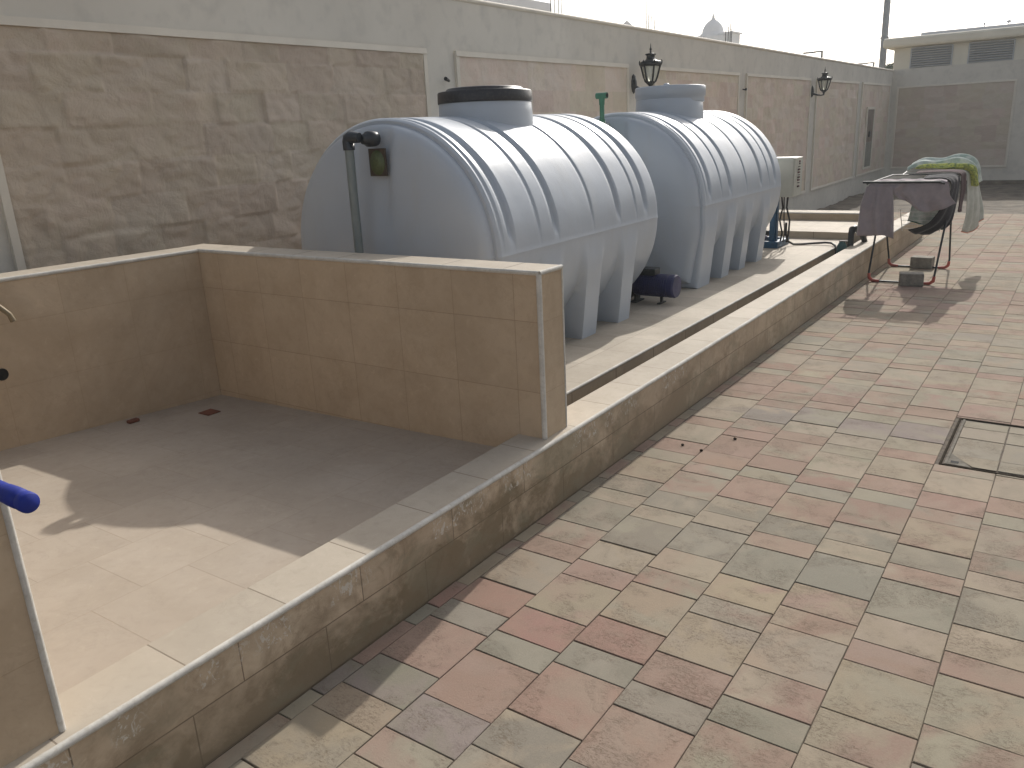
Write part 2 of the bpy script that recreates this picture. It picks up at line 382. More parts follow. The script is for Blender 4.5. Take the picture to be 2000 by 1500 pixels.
def cj(c, q=0.05):
    f = 1 + rnd.uniform(-q, q); return tuple(x*f*(1+rnd.uniform(-0.025, 0.025)) for x in c)
def paver(x0, x1, y0, y1, ca, cb):
    g = rnd.uniform(0.0010, 0.0019); z = rnd.uniform(-0.0012, 0.0012); be = 0.0018
    x0 += g; x1 -= g; y0 += g+rnd.uniform(0, 0.0012); y1 -= g+rnd.uniform(0, 0.0012)
    j = lambda: rnd.uniform(-0.0007, 0.0007)
    tz = [z+rnd.uniform(-0.0006, 0.0006) for _ in range(4)]
    o = [(x0+j(), y0+j()), (x1+j(), y0+j()), (x1+j(), y1+j()), (x0+j(), y1+j())]
    i_ = [(o[0][0]+be, o[0][1]+be), (o[1][0]-be, o[1][1]+be), (o[2][0]-be, o[2][1]-be), (o[3][0]+be, o[3][1]-be)]
    vs = [(a[0], a[1], -0.012) for a in o] + [(a[0], a[1], tz[q]-be*0.8) for q, a in enumerate(o)] + [(a[0], a[1], tz[q]) for q, a in enumerate(i_)]
    fs = []
    for q in range(4):
        r = (q+1) % 4; fs.append((q, r, 4+r, 4+q)); fs.append((4+q, 4+r, 8+r, 8+q))
    fs.append((8, 9, 10, 11)); pv.add(vs, fs, col=(ca, cb))
MH = (-0.425, 0.335, 4.02, 4.745)      # manhole opening
rowcol = {}
for ci in range(-4, 22):
    X0 = -0.944 + W*ci; X1 = X0 + W
    if X0 < -1.762: X0 = -1.762
    odd = (ci % 2)
    off = 2.036 if odd == 0 else 2.112
    drift = 0.0
    for per in range(-8, 25):
        y = off + PER*per + rnd.uniform(-0.003, 0.003)
        for sl_ in range(3):
            y1 = y + LEN[sl_]
            if y > 14.85: break
            key = (per, sl_)
            if key not in rowcol: rowcol[key] = TAB.get(key) or rnd.choice(PAL)
            ca, cb = rowcol[key]
            if rnd.random() < (0.05 if key in TAB else 0.16): ca, cb = rnd.choice(PAL)
            if rnd.random() < 0.3: cb = rnd.choice((BEI2, GRN, PINK2))
            inside = X1 > MH[0]+0.01 and X0 < MH[1]-0.01 and y1 > MH[2]+0.01 and y < MH[3]-0.01
            ya, yb = y, min(y1, 14.88)
            if inside:
                if ya < MH[2] < yb: paver(X0, X1, ya, MH[2], cj(ca), cj(cb))
                if ya < MH[3] < yb: paver(X0, X1, MH[3], yb, cj(ca), cj(cb))
            else: paver(X0, X1, ya, yb, cj(ca), cj(cb))
            y = y1
tag(pv.build('pavement', M_paver), kind='structure')
sb = MB(); sb.box((-4.78, -8, -0.30), (14, 14.88, -0.005)); tag(sb.build('pavement_bed', M_sand), kind='structure')
# pavers continue behind the far end of the tank bay
pv2 = MB()
pv = pv2
for ci in range(0, 12):
    for r_ in range(0, 23):
        ca, cb = rnd.choice(PAL); paver(-4.78+W*ci, min(-4.78+W*(ci+1), -1.97), 10.87+r_*0.1743, 10.87+(r_+1)*0.1743, ca, cb)
tag(pv2.build('rear_path', M_paver), kind='structure')
g = MB(); n_ = 90
def soil_z(x, y):
    return -0.33 + 0.05*noise.noise(Vector((x*0.9, y*0.9, 3))) + 0.03*noise.noise(Vector((x*3, y*3, 8)))
vs = []; fs = []
for i in range(n_+1):
    for j in range(n_+1):
        x = -4.79 + i*(16.8)/n_; y = 14.89 + j*(10.2)/n_; vs.append((x, y, soil_z(x, y)))
for i in range(n_):
    for j in range(n_): a = i*(n_+1)+j; fs.append((a, a+n_+1, a+n_+2, a+1))
g.add(vs, fs, True); tag(g.build('garden_soil', M_soil), kind='structure')
g = MB(); g.box((-600, -200, -1.6), (600, 900, -0.62)); tag(g.build('ground', M_ground), kind='structure')

BAY = 0.9
def bay(p): return tuple(CAM + (Vector(p)-CAM)*BAY)
def bayo(root): root.location = bay(root.location); root.scale = (BAY, BAY, BAY)
BX, BZ = -2.115, 0.279
# ---- tank bay: platform, trench, steps
KX = -1.766; KI = -1.95; KT = 0.312
g = MB(); g.box((-4.79, 2.937, -0.3), (BX-0.002, 9.47, BZ)); pf = g.build('platform', M_plat)
pf.data.materials.append(M_fascia)
for f in pf.data.polygons:
    if abs(f.normal.z) < 0.5: f.material_index = 1
tag(pf, kind='structure')
g = MB(); g.box((BX+0.001, 2.937, -0.3), (KI-0.001, 9.468, -0.02)); tag(g.build('trench_floor', M_fascia), kind='structure')
M_stepf = tile_mat('step riser tile', 'xz', 0.50, 4.0, 0, (0.42,0.35,0.26), (0.5,0.42,0.32), offset=0.0, stain=0.3)[0]
g = MB(); g.box((-4.79, 9.471, -0.3), (KI-0.002, 10.56, 0.3555)); st = g.build('raised_step', M_plat); st.data.materials.append(M_stepf)
for f in st.data.polygons:
    if abs(f.normal.z) < 0.5: f.material_index = 1
tag(st, kind='structure')

def trim(pts, parent, r=0.011): return MB().tube(pts, r, 8).build('edge_trim', M_trim, parent)
def clad(name, box, parent, bev=0.002, top=M_top, side=M_wy, front=M_wx):
    o = MB().box(*box, bev=bev).build(name, side, parent); o.data.materials.append(top); o.data.materials.append(front)
    for f in o.data.polygons:
        if f.normal.z > 0.7: f.material_index = 1
        elif abs(f.normal.y) > 0.7: f.material_index = 2
    return o
# outer kerb
lw = empty('low_wall', (KX, 5, 0), label='long low tiled wall with white edge trim running along the paving beside both tanks', cat='low wall')
inv = Matrix.Translation((-KX, -5, 0))
def under(o): o.matrix_parent_inverse = o.parent.matrix_world.inverted() if False else Matrix.Translation(-Vector(o.parent.location)); return o
o = clad('body', ((KI, -1.5, -0.2), (KX, 12.05, KT)), lw, side=M_kerb); under(o)
under(trim([(KX-0.001, -1.5, KT-0.008), (KX-0.001, 12.05, KT-0.008)], lw))
fk = empty('low_wall', (-3.3, 10.7, 0), label='short low tiled wall closing the far end of the tank bay behind the control panel', cat='low wall')
under(clad('body', ((-4.79, 10.561, -0.2), (KI-0.003, 10.85, 0.4465)), fk, top=M_topx))
under(trim([(-4.79, 10.563, 0.440), (KI, 10.563, 0.440)], fk, 0.009))
# platform edge trim is its own strip on the platform
o = MB().tube([(BX, 2.95, BZ-0.005), (BX, 9.46, BZ-0.005)], 0.009, 8).build('platform_edging', M_trim); tag(o, kind='structure')

# ---- wash basin walls
ZT = 1.046
sw = empty('divider_wall', (-2.9, 2.85, 0.2), label='waist-high beige tiled wall between the empty wash bay and the nearer tank', cat='tiled wall')
under(clad('body', ((-4.31, 2.756, 0.0), (-1.807, 2.935, ZT)), sw, top=M_topx))
under(trim([(-4.11, 2.758, ZT-0.008), (-1.809, 2.758, ZT-0.008)], sw, 0.0105))
under(trim([(-1.809, 2.758, ZT-0.008), (-1.809, 2.933, ZT-0.008)], sw, 0.0105))
under(trim([(-1.811, 2.758, KT+0.002), (-1.811, 2.758, ZT-0.012)], sw, 0.012))
under(trim([(-1.809, 2.934, KT+0.002), (-1.809, 2.934, ZT-0.012)], sw, 0.006))
nwl = empty('divider_wall', (-2.9, 0.57, 0.2), label='nearest tiled wall end with a blue handle lying across it at the left', cat='tiled wall')
under(clad('body', ((-4.35, 0.478, 0.0), (-1.807, 0.655, ZT)), nwl, top=M_topx))
under(trim([(-1.809, 0.653, KT+0.002), (-1.809, 0.653, ZT-0.012)], nwl, 0.009))
under(trim([(-1.809, 0.480, ZT-0.008), (-1.809, 0.653, ZT-0.008)], nwl, 0.0105))
lf = empty('basin_side_wall', (-4.2, 1.7, 0.2), label='beige tiled side wall with tap and pipe hole at the left of the wash bay', cat='tiled wall')
def lx(y): return -4.11 - 0.0985*(2.756-y)
g = MB().hexa([(lx(0.2)-0.2, 0.2, 0), (lx(0.2), 0.2, 0), (lx(2.754), 2.754, 0), (lx(2.754)-0.2, 2.754, 0),
               (lx(0.2)-0.2, 0.2, ZT), (lx(0.2), 0.2, ZT), (lx(2.754), 2.754, ZT), (lx(2.754)-0.2, 2.754, ZT)])
o = g.build('body', M_wy, lf); o.data.materials.append(M_top)
for f in o.data.polygons:
    if f.normal.z > 0.7: f.material_index = 1
under(o); under(trim([(lx(0.2), 0.2, ZT-0.008), (lx(2.75), 2.75, ZT-0.008)], lf, 0.0105))
# sloping basin floor
def fz(x, y):
    a = (x+4.11)/2.18; t = max(0, min(1, (2.756-y)/2.2))
    far = 0.178 + a*0.05; near = 0.262 + a*0.020
    return far*(1-t) + near*t
g = MB(); vs = []; fs = []; n1_, n2_ = 24, 26
for i in range(n1_+1):
    for j in range(n2_+1):
        x = -4.40 + i*(KI+0.002+4.40)/n1_; y = 0.1 + j*(2.76-0.1)/n2_
        vs.append((x, y, fz(x, y)))
for i in range(n1_):
    for j in range(n2_): a = i*(n2_+1)+j; fs.append((a, a+n2_+1, a+n2_+2, a+1))
g.add(vs, fs, True); tag(g.build('basin_floor', M_floor), kind='structure')

# ================================================================ BOUNDARY WALL
def stone_panel(u0, u1, z0, z1, step, seed, place, parent, amp=1.0, lum=1.0):
    rr = random.Random(seed); rows = []; z = z0
    while z < z1-0.02:
        h = rr.choice((0.20, 0.205, 0.21, 0.20, 0.19)); zt = min(z+h, z1)
        if z1 - zt < 0.08: zt = z1
        cuts = [u0]; u = u0 + rr.uniform(0.15, 0.4)
        while u < u1-0.08: cuts.append(u); u += rr.choice((0.32, 0.4, 0.45, 0.5, 0.3, 0.55))
        cuts.append(u1)
        rows.append((z, zt, cuts, [(rr.uniform(0, 1), rr.uniform(0, 1), rr.uniform(-1, 1)) for _ in cuts])); z = zt
    nu = int((u1-u0)/step); nz = int((z1-z0)/step); g = MB(); vs = []; info = []
    pal = [(0.50,0.40,0.335),(0.53,0.44,0.365),(0.50,0.44,0.345),(0.52,0.45,0.385),(0.49,0.42,0.33),(0.51,0.41,0.35)]
    av = (0.525, 0.435, 0.335)
    if lum < 1: pal = [tuple(0.45*q+0.55*w_ for q, w_ in zip(c, av)) for c in pal]
    pal = [tuple(min(0.9, q*lum) for q in c) for c in pal]
    def find(u, z):
        for a, b, cuts, dat in rows:
            if z <= b + 1e-6:
                for q in range(len(cuts)-1):
                    if u <= cuts[q+1] + 1e-6: return a, b, cuts[q], cuts[q+1], dat[q]
        return a, b, cuts[-2], cuts[-1], dat[-2]
    for i in range(nu+1):
        for j in range(nz+1):
            u = u0 + (u1-u0)*i/nu; z = z0 + (z1-z0)*j/nz
            a, b, c, d, dt = find(u, z)
            e = min(u-c, d-u, (z-a), (b-z)); ed = 0.74 + 0.26*sstep(0, 0.012, e)
            v = Vector((u*2.6+dt[0]*9, z*4.2+dt[1]*7, seed))
            h = 0.010 + ed*(0.006 + 0.005*dt[0]) + ed*0.014*noise.noise(v) + ed*0.016*abs(noise.noise(v*2.7)) - ed*0.018*max(0, noise.noise(v*1.3+Vector((5, 5, 5))))
            h += 0.0035*noise.noise(v*7) + ed*0.016*(abs(noise.noise(v*1.1+Vector((2, 9, 4))))**0.8)
            t = ((u-c)/(d-c)-0.5)*dt[2]*0.012*ed
            vs.append(place(u, z, (h+t)*amp))
    fs = []; cols = []
    for i in range(nu):
        for j in range(nz):
            a = i*(nz+1)+j; u = u0 + (u1-u0)*(i+0.5)/nu; z = z0 + (z1-z0)*(j+0.5)/nz
            dt = find(u, z)[4]; lb = 0.94+0.12*dt[1]; p1 = tuple(q*lb for q in pal[int(dt[0]*5.99)]); p2 = tuple(q*lb for q in pal[int(dt[1]*5.99)])
            g.add([], []); g.f.append((a, a+nz+1, a+nz+2, a+1)); g.sm.append(True); g.cols.append((p1, p2))
    g.v = [tuple(v) for v in vs]
    return g.build('stone_panel', M_stone, parent)
WX = -4.80
bw = empty('boundary_wall', (WX, 12, 0), label='tall cream boundary wall with pink stone panels running behind the tanks', cat='wall')
def topz(y): return 2.745 - (y-6)*0.0042
g = MB().hexa([(WX-0.2, -3, -0.7), (WX, -3, -0.7), (WX, 25.1, -0.7), (WX-0.2, 25.1, -0.7),
               (WX-0.2, -3, topz(-3)), (WX, -3, topz(-3)), (WX, 25.1, topz(25.1)), (WX-0.2, 25.1, topz(25.1))])
under(g.build('body', M_paint, bw))
under(MB().tube([(WX-0.005, -3, topz(-3)-0.012), (WX-0.005, 25.08, topz(25.1)-0.012)], 0.022, 10).build('coping', M_mould, bw))
PZ0, PZ1 = 0.16, 2.255
panels = [(-1.2, 1.55, 0.045), (2.12, 5.63, 0.0125), (6.12, 9.38, 0.03), (10.19, 13.20, 0.035), (13.63, 17.2, 0.04), (17.72, 21.18, 0.045), (21.66, 24.75, 0.05)]
def frame_ring(u0, u1, z0, z1, wdt, d0, d1, place, parent, name='panel_frame'):
    g = MB()
    def seg(a, b, c, d):
        p = [place(a, c, d0), place(b, c, d0), place(b, c, d1), place(a, c, d1), place(a, d, d0), place(b, d, d0), place(b, d, d1-0.006), place(a, d, d1-0.006)]
        g.hexa(p)
    seg(u0-wdt, u1+wdt, z1, z1+wdt); seg(u0-wdt, u1+wdt, z0-wdt, z0)
    seg(u0-wdt, u0, z0+0.0005, z1-0.0005); seg(u1, u1+wdt, z0+0.0005, z1-0.0005)
    return g.build(name, M_mould, parent)
pl_x = lambda u, z, h: (WX+h, u, z)
for i, (a, b_, stp) in enumerate(panels):
    under(stone_panel(a, b_, PZ0, PZ1, stp, 31+i, pl_x, bw, 1.0 if i < 2 else 0.8, 0.90 if i < 2 else 1.25))  # far panels: haze and glare painted in as a lighter stone colour
    under(frame_ring(a, b_, PZ0, PZ1, 0.045, 0.0, 0.034, pl_x, bw))
# back wall
BY = 25.1
bk = empty('boundary_wall', (0, BY, 0), label='cream wall with one wide pink stone panel at the far end below the louvred building', cat='wall')
g = MB().hexa([(WX-0.2, BY+0.002, -0.7), (14, BY+0.002, -0.7), (14, BY+0.2, -0.7), (WX-0.2, BY+0.2, -0.7),
               (WX-0.2, BY+0.002, 2.672), (14, BY+0.002, 2.80), (14, BY+0.2, 2.80), (WX-0.2, BY+0.2, 2.672)])
under(g.build('body', M_paint, bk))
pl_y = lambda u, z, h: (u, BY-h, z)
for (a, b_, sd) in ((-4.62, -1.93, 60), (-0.9, 2.2, 61), (3.1, 6.3, 62)):
    under(stone_panel(a, b_, 0.14, 2.19, 0.045, sd, pl_y, bk, 0.7)); under(frame_ring(a, b_, 0.14, 2.19, 0.045, 0.0, 0.034, pl_y, bk))
g = MB(); g.box((WX+0.01, BY-0.03, -0.7), (14, BY-0.001, -0.24)); under(g.build('plinth', M_soil, bk))
# meter cabinet set in the last side panel
mc = empty('wall_cabinet', (WX, 22.3, 0.28), label='tall narrow grey cabinet door set in the side wall near its far corner', cat='cabinet')
g = MB(); g.box((WX+0.02, 22.18, 0.25), (WX+0.055, 22.24, 1.74)); g.box((WX+0.02, 22.95, 0.25), (WX+0.055, 23.01, 1.74)); g.box((WX+0.02, 22.242, 1.68), (WX+0.053, 22.948, 1.74)); g.box((WX+0.02, 22.242, 0.25), (WX+0.053, 22.948, 0.30))
under(g.build('frame', M_mould, mc))
under(MB().box((WX+0.015, 22.242, 0.905), (WX+0.04, 22.948, 1.679)).build('upper_door', plain('brown cabinet door', (0.17, 0.135, 0.11), 0.7, var=0.2, scale=4), mc))
under(MB().box((WX+0.015, 22.242, 0.301), (WX+0.04, 22.948, 0.90)).build('lower_door', M_cab, mc))
under(MB().box((WX+0.04, 22.5, 1.02), (WX+0.075, 22.62, 1.16), 0.008).build('handle', M_iron, mc))

# wall lanterns
def lantern():
    t = empty('wall_lantern', (0, 0, 0), label='nearest black wall lantern with frosted glass, above the far tank lid', cat='wall lamp', group='black lanterns on the boundary walls')
    # local frame: wall at x=0, light sticks out to +x, z=0 is the arm height
    g = MB(); prof = [(0.0, 0.125), (0.022, 0.10), (0.034, 0.04), (0.036, -0.02), (0.026, -0.075), (0.0, -0.11)]
    n = 10; vs = []
    for (r, h) in prof:
        for k in range(n):
            a = math.pi*k/(n-1)-math.pi/2; vs.append((0.034*math.cos(a)*(r/0.036), r*math.sin(a)*1.45, h+0.06))
    fs = [(i*n+k, i*n+k+1, (i+1)*n+k+1, (i+1)*n+k) for i in range(len(prof)-1) for k in range(n-1)]
    g.add(vs, fs, True); g.build('back_plate', M_iron, t)
    cx = 0.20
    pts = [(0.02, 0, 0.03), (0.06, 0, 0.01), (0.11, 0, -0.005), (0.16, 0, -0.012), (cx, 0, -0.005), (cx, 0, 0.02)]
    MB().tube(pts, [0.026, 0.020, 0.016, 0.014, 0.016, 0.015], 8).build('arm', M_iron, t)
    g = MB(); g.lathe([(0.010, 0.0), (0.018, 0.012), (0.014, 0.025), (0.040, 0.055), (0.058, 0.075), (0.050, 0.082)], (cx, 0, 0), 12)
    for q in range(6):
        a = q*math.pi/3+0.3; ca, sa = math.cos(a), math.sin(a)
        g.tube([(cx+0.052*ca, 0.052*sa, 0.075), (cx+0.072*ca, 0.072*sa, 0.13), (cx+0.092*ca, 0.092*sa, 0.22), (cx+0.104*ca, 0.104*sa, 0.272)], 0.0092, 6)
        g.tube([(cx+0.104*ca, 0.104*sa, 0.255), (cx+0.115*ca, 0.115*sa, 0.285), (cx+0.118*ca, 0.118*sa, 0.31), (cx+0.112*ca, 0.112*sa, 0.325)], [0.006, 0.009, 0.007, 0.003], 6)
    g.build('cage', M_iron, t)
    MB().lathe([(0.045, 0.08), (0.062, 0.12), (0.080, 0.2), (0.088, 0.268)], (cx, 0, 0), 12).build('glass', M_glass, t)
    MB().lathe([(0.100, 0.252), (0.112, 0.258), (0.116, 0.300), (0.100, 0.310), (0.062, 0.322), (0.047, 0.335), (0.042, 0.372), (0.056, 0.385), (0.056, 0.394), (0.02, 0.402)], (cx, 0, 0), 18).build('cap', M_iron, t)
    MB().lathe([(0.006, 0.40), (0.012, 0.415), (0.008, 0.43), (0.014, 0.445), (0.006, 0.465), (0.002, 0.51)], (cx, 0, 0), 10).build('finial', M_iron, t)
    return t
ln1 = lantern(); ln1.location = (WX, 9.60, 2.01)
ln1.scale = (1.15, 1.2, 1.0)
ln2 = copy_tree(ln1); ln2.location = (WX, 17.42, 1.99); ln2['label'] = 'black wall lantern on the side wall farther along, near the cabinet'
ln3 = copy_tree(ln1); ln3.location = (-1.42, BY, 2.02); ln3.rotation_euler = (0, 0, -math.pi/2); ln3['label'] = 'black lantern on the far back wall, cut by the right edge of the photo'
# conduit stubs poking out of the pilasters
def stub(label, y, z, s=1.0):
    t = MB().tube([(WX-0.01, y, z), (WX+0.05*s, y-0.03, z-0.01), (WX+0.10*s, y-0.09*s, z-0.02), (WX+0.12*s, y-0.16*s, z-0.005)], [0.010, 0.010, 0.012, 0.017], 8).build('cable_stub', M_iron)
    tag(t, label, 'cable stub', 'cable stubs on the boundary wall')
stub('bent dark cable stub on the wall above the black tank lid', 5.95, 2.06)
stub('small dark cable stub on the wall between the two lanterns', 13.48, 2.06, 0.8)

# ================================================================ TANKS
def make_tank(front_detail):
    """axis along +y from 0 to Ly, centre line x=0; z=0 is the floor of the platform"""
    Ra, Rb, EX = 0.865, 0.833, 2.0; ZC = 0.750; Ly = 2.21; BOT = 0.64
    t = empty('water_tank', (0, 0, 0))
    legs = [(0.0, 0.30), (0.60, 0.80), (1.09, 1.27), (1.62, 1.81)] if front_detail == 2 else [(-0.02, 0.20), (0.50, 0.68), (1.04, 1.25), (1.60, 1.79)]
    thick = [0.17, 0.68, 1.555, 2.01]; thin = [0.06, 0.47, 1.16, 1.83]
    if front_detail == 2: thin = [0.06, 0.44, 1.11, 1.80]
    def groove(y):
        d = 0
        for c in thick:
            q = y - c
            d += 0.030*(sstep(-0.065, -0.020, q) - sstep(0.0, 0.022, q))
        for c in thin:
            q = y - c
            d += 0.011*(sstep(-0.035, -0.006, q) - sstep(0.0, 0.012, q))
        return d
    def legw(y, dz):
        depth = -dz
        best = 0
        for (a, b) in legs:
            ext = 0.0
            e1 = (a - (0 if a <= 0 else ext)) ; e2 = b + ext
            soft = 0.012 + 0.07*sstep(0.42, 0.10, depth)
            best = max(best, sstep(e1-soft, e1+0.004, y)*(1-sstep(e2-0.004, e2+soft, y)))
        return best*sstep(0.04, 0.22, depth)
    def rad(th, y):
        c, s_ = math.cos(th), math.sin(th)
        r = (abs(c/Ra)**EX + abs(s_/Rb)**EX)**(-1/EX)
        if s_ < 0: r = min(r, BOT/max(1e-6, -s_))
        if s_ < 0 and r == BOT/max(1e-6, -s_): pass
        up = sstep(0.02, 0.20, s_)
        r -= groove(y)*up
        # parting flange
        r += 0.0035*math.exp(-((th if th < math.pi/2 or th > 3*math.pi/2 else th-math.pi) % (2*math.pi) - (0 if ((th if th < math.pi/2 or th > 3*math.pi/2 else th-math.pi) % (2*math.pi)) < 3 else 2*math.pi))**2/0.00012)
        if s_ < 0:
            k_ = 0.90; box = min(0.895/(abs(c)+0.085/0.75*(-s_)), 0.75/(-s_))
            wgt = legw(y, s_*min(box, 0.95))
            if box > r: r = r + (box-r)*wgt
        # slight end rounding
        e = min(y, Ly-y); r -= 0.016*(1-sstep(0, 0.02, e))
        return r
    ths = []
    NT = 150
    for k in range(NT): ths.append(2*math.pi*k/NT)
    ca = math.atan2(-0.75, 0.81) % (2*math.pi); cb = (math.pi - math.atan2(-0.75, 0.81)) % (2*math.pi)
    ths += [ca, cb, 0.006, 0.012, -0.006 % (2*math.pi), -0.012 % (2*math.pi), math.pi-0.006, math.pi+0.006]
    ths = sorted(set(round(x, 6) for x in ths)); NT = len(ths)
    ys = set()
    q = 0.0
    while q < Ly: ys.add(round(q, 4)); q += 0.018
    ys.add(Ly)
    for a, b in legs:
        for d in (-0.05, -0.03, -0.012, 0.0, 0.004): ys.add(round(min(max(a+d, 0), Ly), 4)); ys.add(round(min(b-d, Ly), 4))
    for c in thick+thin:
        for d in (-0.03, -0.015, 0.0, 0.006, 0.014, 0.034): ys.add(round(min(max(c+d, 0), Ly), 4))
    ys = sorted(ys); vs = []; fs = []
    for y in ys:
        for th in ths:
            r = rad(th, y); vs.append((r*math.cos(th), y, ZC + r*math.sin(th)))
    for i in range(len(ys)-1):
        for k in range(NT):
            k2 = (k+1) % NT; fs.append((i*NT+k, i*NT+k2, (i+1)*NT+k2, (i+1)*NT+k))
    g = MB(); g.add(vs, fs, True)
    # end caps, dished outwards
    for end in (0, 1):
        base = 0 if end == 0 else (len(ys)-1)*NT; sgn = -1 if end == 0 else 1; y0 = 0 if end == 0 else Ly
        rings = [1.0, 0.976, 0.972, 0.966, 0.958, 0.946, 0.93, 0.91, 0.88, 0.82, 0.74, 0.65, 0.56, 0.47, 0.38, 0.29, 0.2, 0.1]
        prev = [base+k for k in range(NT)]
        for s_ in rings[1:]:
            d = 0.0 if s_ > 0.975 else 0.065*(1-(s_/0.975)**34)**0.55 + 0.075*(0.975**3-s_**3); st_ = len(g.v); cur = []
            for k, th in enumerate(ths):
                bx, _, bz = vs[base+k]; x = bx*s_; z = ZC+(bz-ZC)*s_; dd = d
                if end == 0:
                    pk = sstep(-0.19, -0.155, x)*(1-sstep(0.125, 0.16, x))*sstep(0.05, 0.50, z-ZC); dd -= 0.034*pk*min(1, d/0.09)
                g.v.append((x, y0+sgn*dd, z)); cur.append(st_+k)
            for k in range(NT):
                k2 = (k+1) % NT; g.f.append((prev[k], prev[k2], cur[k2], cur[k])); g.sm.append(True); g.cols.append(None)
            prev = cur
        g.f.append(tuple(prev)); g.sm.append(True); g.cols.append(None)
    g.build('shell', M_tank, t, sharp=48)
    YM = 1.05; XM = 0.047
    nk = MB().lathe([(0.352, 1.33), (0.345, 1.50), (0.336, 1.60), (0.330, 1.69), (0.318, 1.70), (0.29, 1.70)], (XM, YM, 0), 56)
    nk.build('neck', M_tank, t)
    return t
TX1, TY1 = -3.700, 3.90
t1 = make_tank(1); t1.location = (TX1, TY1, 0.132); bayo(t1)
tag(t1, 'nearer large pale blue-grey plastic water tank with a black round lid', 'water tank', 'horizontal water tanks on the platform')
TILT = Matrix.Rotation(R_(-1.2), 3, 'X')
lid = MB().lathe([(a_, h_-1.69) for a_, h_ in [(0.300, 1.665), (0.337, 1.665), (0.339, 1.675), (0.337, 1.737), (0.332, 1.744), (0.300, 1.746), (0.278, 1.748), (0.275, 1.762), (0.262, 1.768), (0.0, 1.770)]], (0.047, 1.05, 1.69), 56, tilt=TILT)
lid.build('lid', M_blackplastic, t1)
t2 = make_tank(2); t2.location = (-3.660, 6.97, 0.132); bayo(t2)
tag(t2, 'farther pale blue-grey plastic water tank with a matching pale lid', 'water tank', 'horizontal water tanks on the platform')
lid = MB().lathe([(a_, h_-1.70) for a_, h_ in [(0.300, 1.66), (0.338, 1.66), (0.340, 1.675), (0.339, 1.712), (0.349, 1.716), (0.350, 1.80), (0.343, 1.812), (0.30, 1.815), (0.0, 1.822)]], (0.047, 1.07, 1.70), 56, tilt=TILT)
l2 = lid.build('lid', M_tank, t2)
MB().lathe([(0.03, 1.82), (0.03, 1.838), (0.018, 1.846), (0.0, 1.847)], (0.05, 0.98, 0), 14).build('vent', M_tank, l2)
# front fittings of the nearer tank
YC = TY1 - 0.15
def sticker(parent, ox, oy, oz, s=1.0):
    b = MB().box((ox-0.062*s, oy-0.006, oz-0.070*s), (ox+0.062*s, oy+0.004, oz+0.074*s), 0.002).build('sticker', M_sticker, parent)
    MB().lathe([(0.052*s, 0.0), (0.052*s, 0.003), (0.0, 0.0035)], (0, 0, 0), 24, axis='Y').build('emblem', M_stickg, b)
    e = b.children[0]
    for v in e.data.vertices: v.co = Vector((ox+v.co.x, oy-0.0065-v.co.y, oz+v.co.z*1.25))
    return b
sticker(t1, 0.066, -0.118, 1.32, 1.15)
g = MB(); g.lathe([(0.044, -0.02), (0.046, 0.0), (0.046, 0.05), (0.030, 0.055), (0.030, 0.09), (0.0, 0.091)], (0.045, -0.12, 1.462), 16, axis='Y')
for v_i in range(len(g.v)): x, y, z = g.v[v_i]; g.v[v_i] = (x, -0.12-(y+0.12), z)
g.build('inlet_fitting', M_dark, t1)
op = empty('overflow_pipe', (-3.69, 3.64, 0.132), label='grey upright pipe with black elbow on the front of the nearer tank', cat='pipe')
PXo = -3.745
under(MB().tube([(PXo-0.010, 3.655, 0.14), (PXo, 3.655, 1.56)], 0.028, 14).build('pipe', M_pipe, op))
under(MB().tube([(PXo, 3.655, 1.535), (PXo, 3.655, 1.585), (PXo+0.006, 3.655, 1.603), (PXo+0.024, 3.655, 1.610), (PXo+0.06, 3.655, 1.608), (PXo+0.09, 3.662, 1.604)], [0.036, 0.037, 0.037, 0.037, 0.034, 0.03], 14).build('elbow', M_dark, op))
bayo(op)
# far tank: sticker and green fill pipe
sticker(t2, -0.06, -0.118, 1.36)
g = MB(); g.lathe([(0.05, -0.02), (0.05, 0.03), (0.038, 0.035), (0.038, 0.07), (0.0, 0.071)], (0, 0, 0), 16, axis='Y')
for v_i in range(len(g.v)): x, y, z = g.v[v_i]; g.v[v_i] = (x-0.09, -0.12-y, z+1.47)
g.build('inlet_fitting', M_dark, t2)
gp = empty('fill_pipe', (-3.62, 6.68, 0.132), label='green upright pipe with a tee on top, rising between the two tanks', cat='pipe')
GX, GY = -3.66, 6.70
under(MB().tube([(GX+0.005, GY, 0.14), (GX, GY, 1.83)], 0.021, 12).build('pipe', M_green, gp))
under(MB().tube([(GX-0.052, GY, 1.858), (GX+0.052, GY, 1.858)], 0.027, 14).build('tee', M_green, gp))
under(MB().tube([(GX, GY, 1.78), (GX, GY, 1.85)], [0.024, 0.028], 12).build('collar', M_green, gp))
under(MB().tube([(GX+0.05, GY, 1.858), (GX+0.0545, GY, 1.858)], 0.02, 12).build('bore', M_void, gp))
under(MB().tube([(GX, GY, 1.585), (GX, GY, 1.66)], [0.031, 0.026], 12).build('union', M_green, gp))
under(MB().tube([(GX, GY, 1.575), (GX+0.02, GY+0.02, 1.59), (GX+0.06, GY+0.02, 1.59)], 0.03, 12).build('elbow', M_pipe, gp))

bayo(gp)
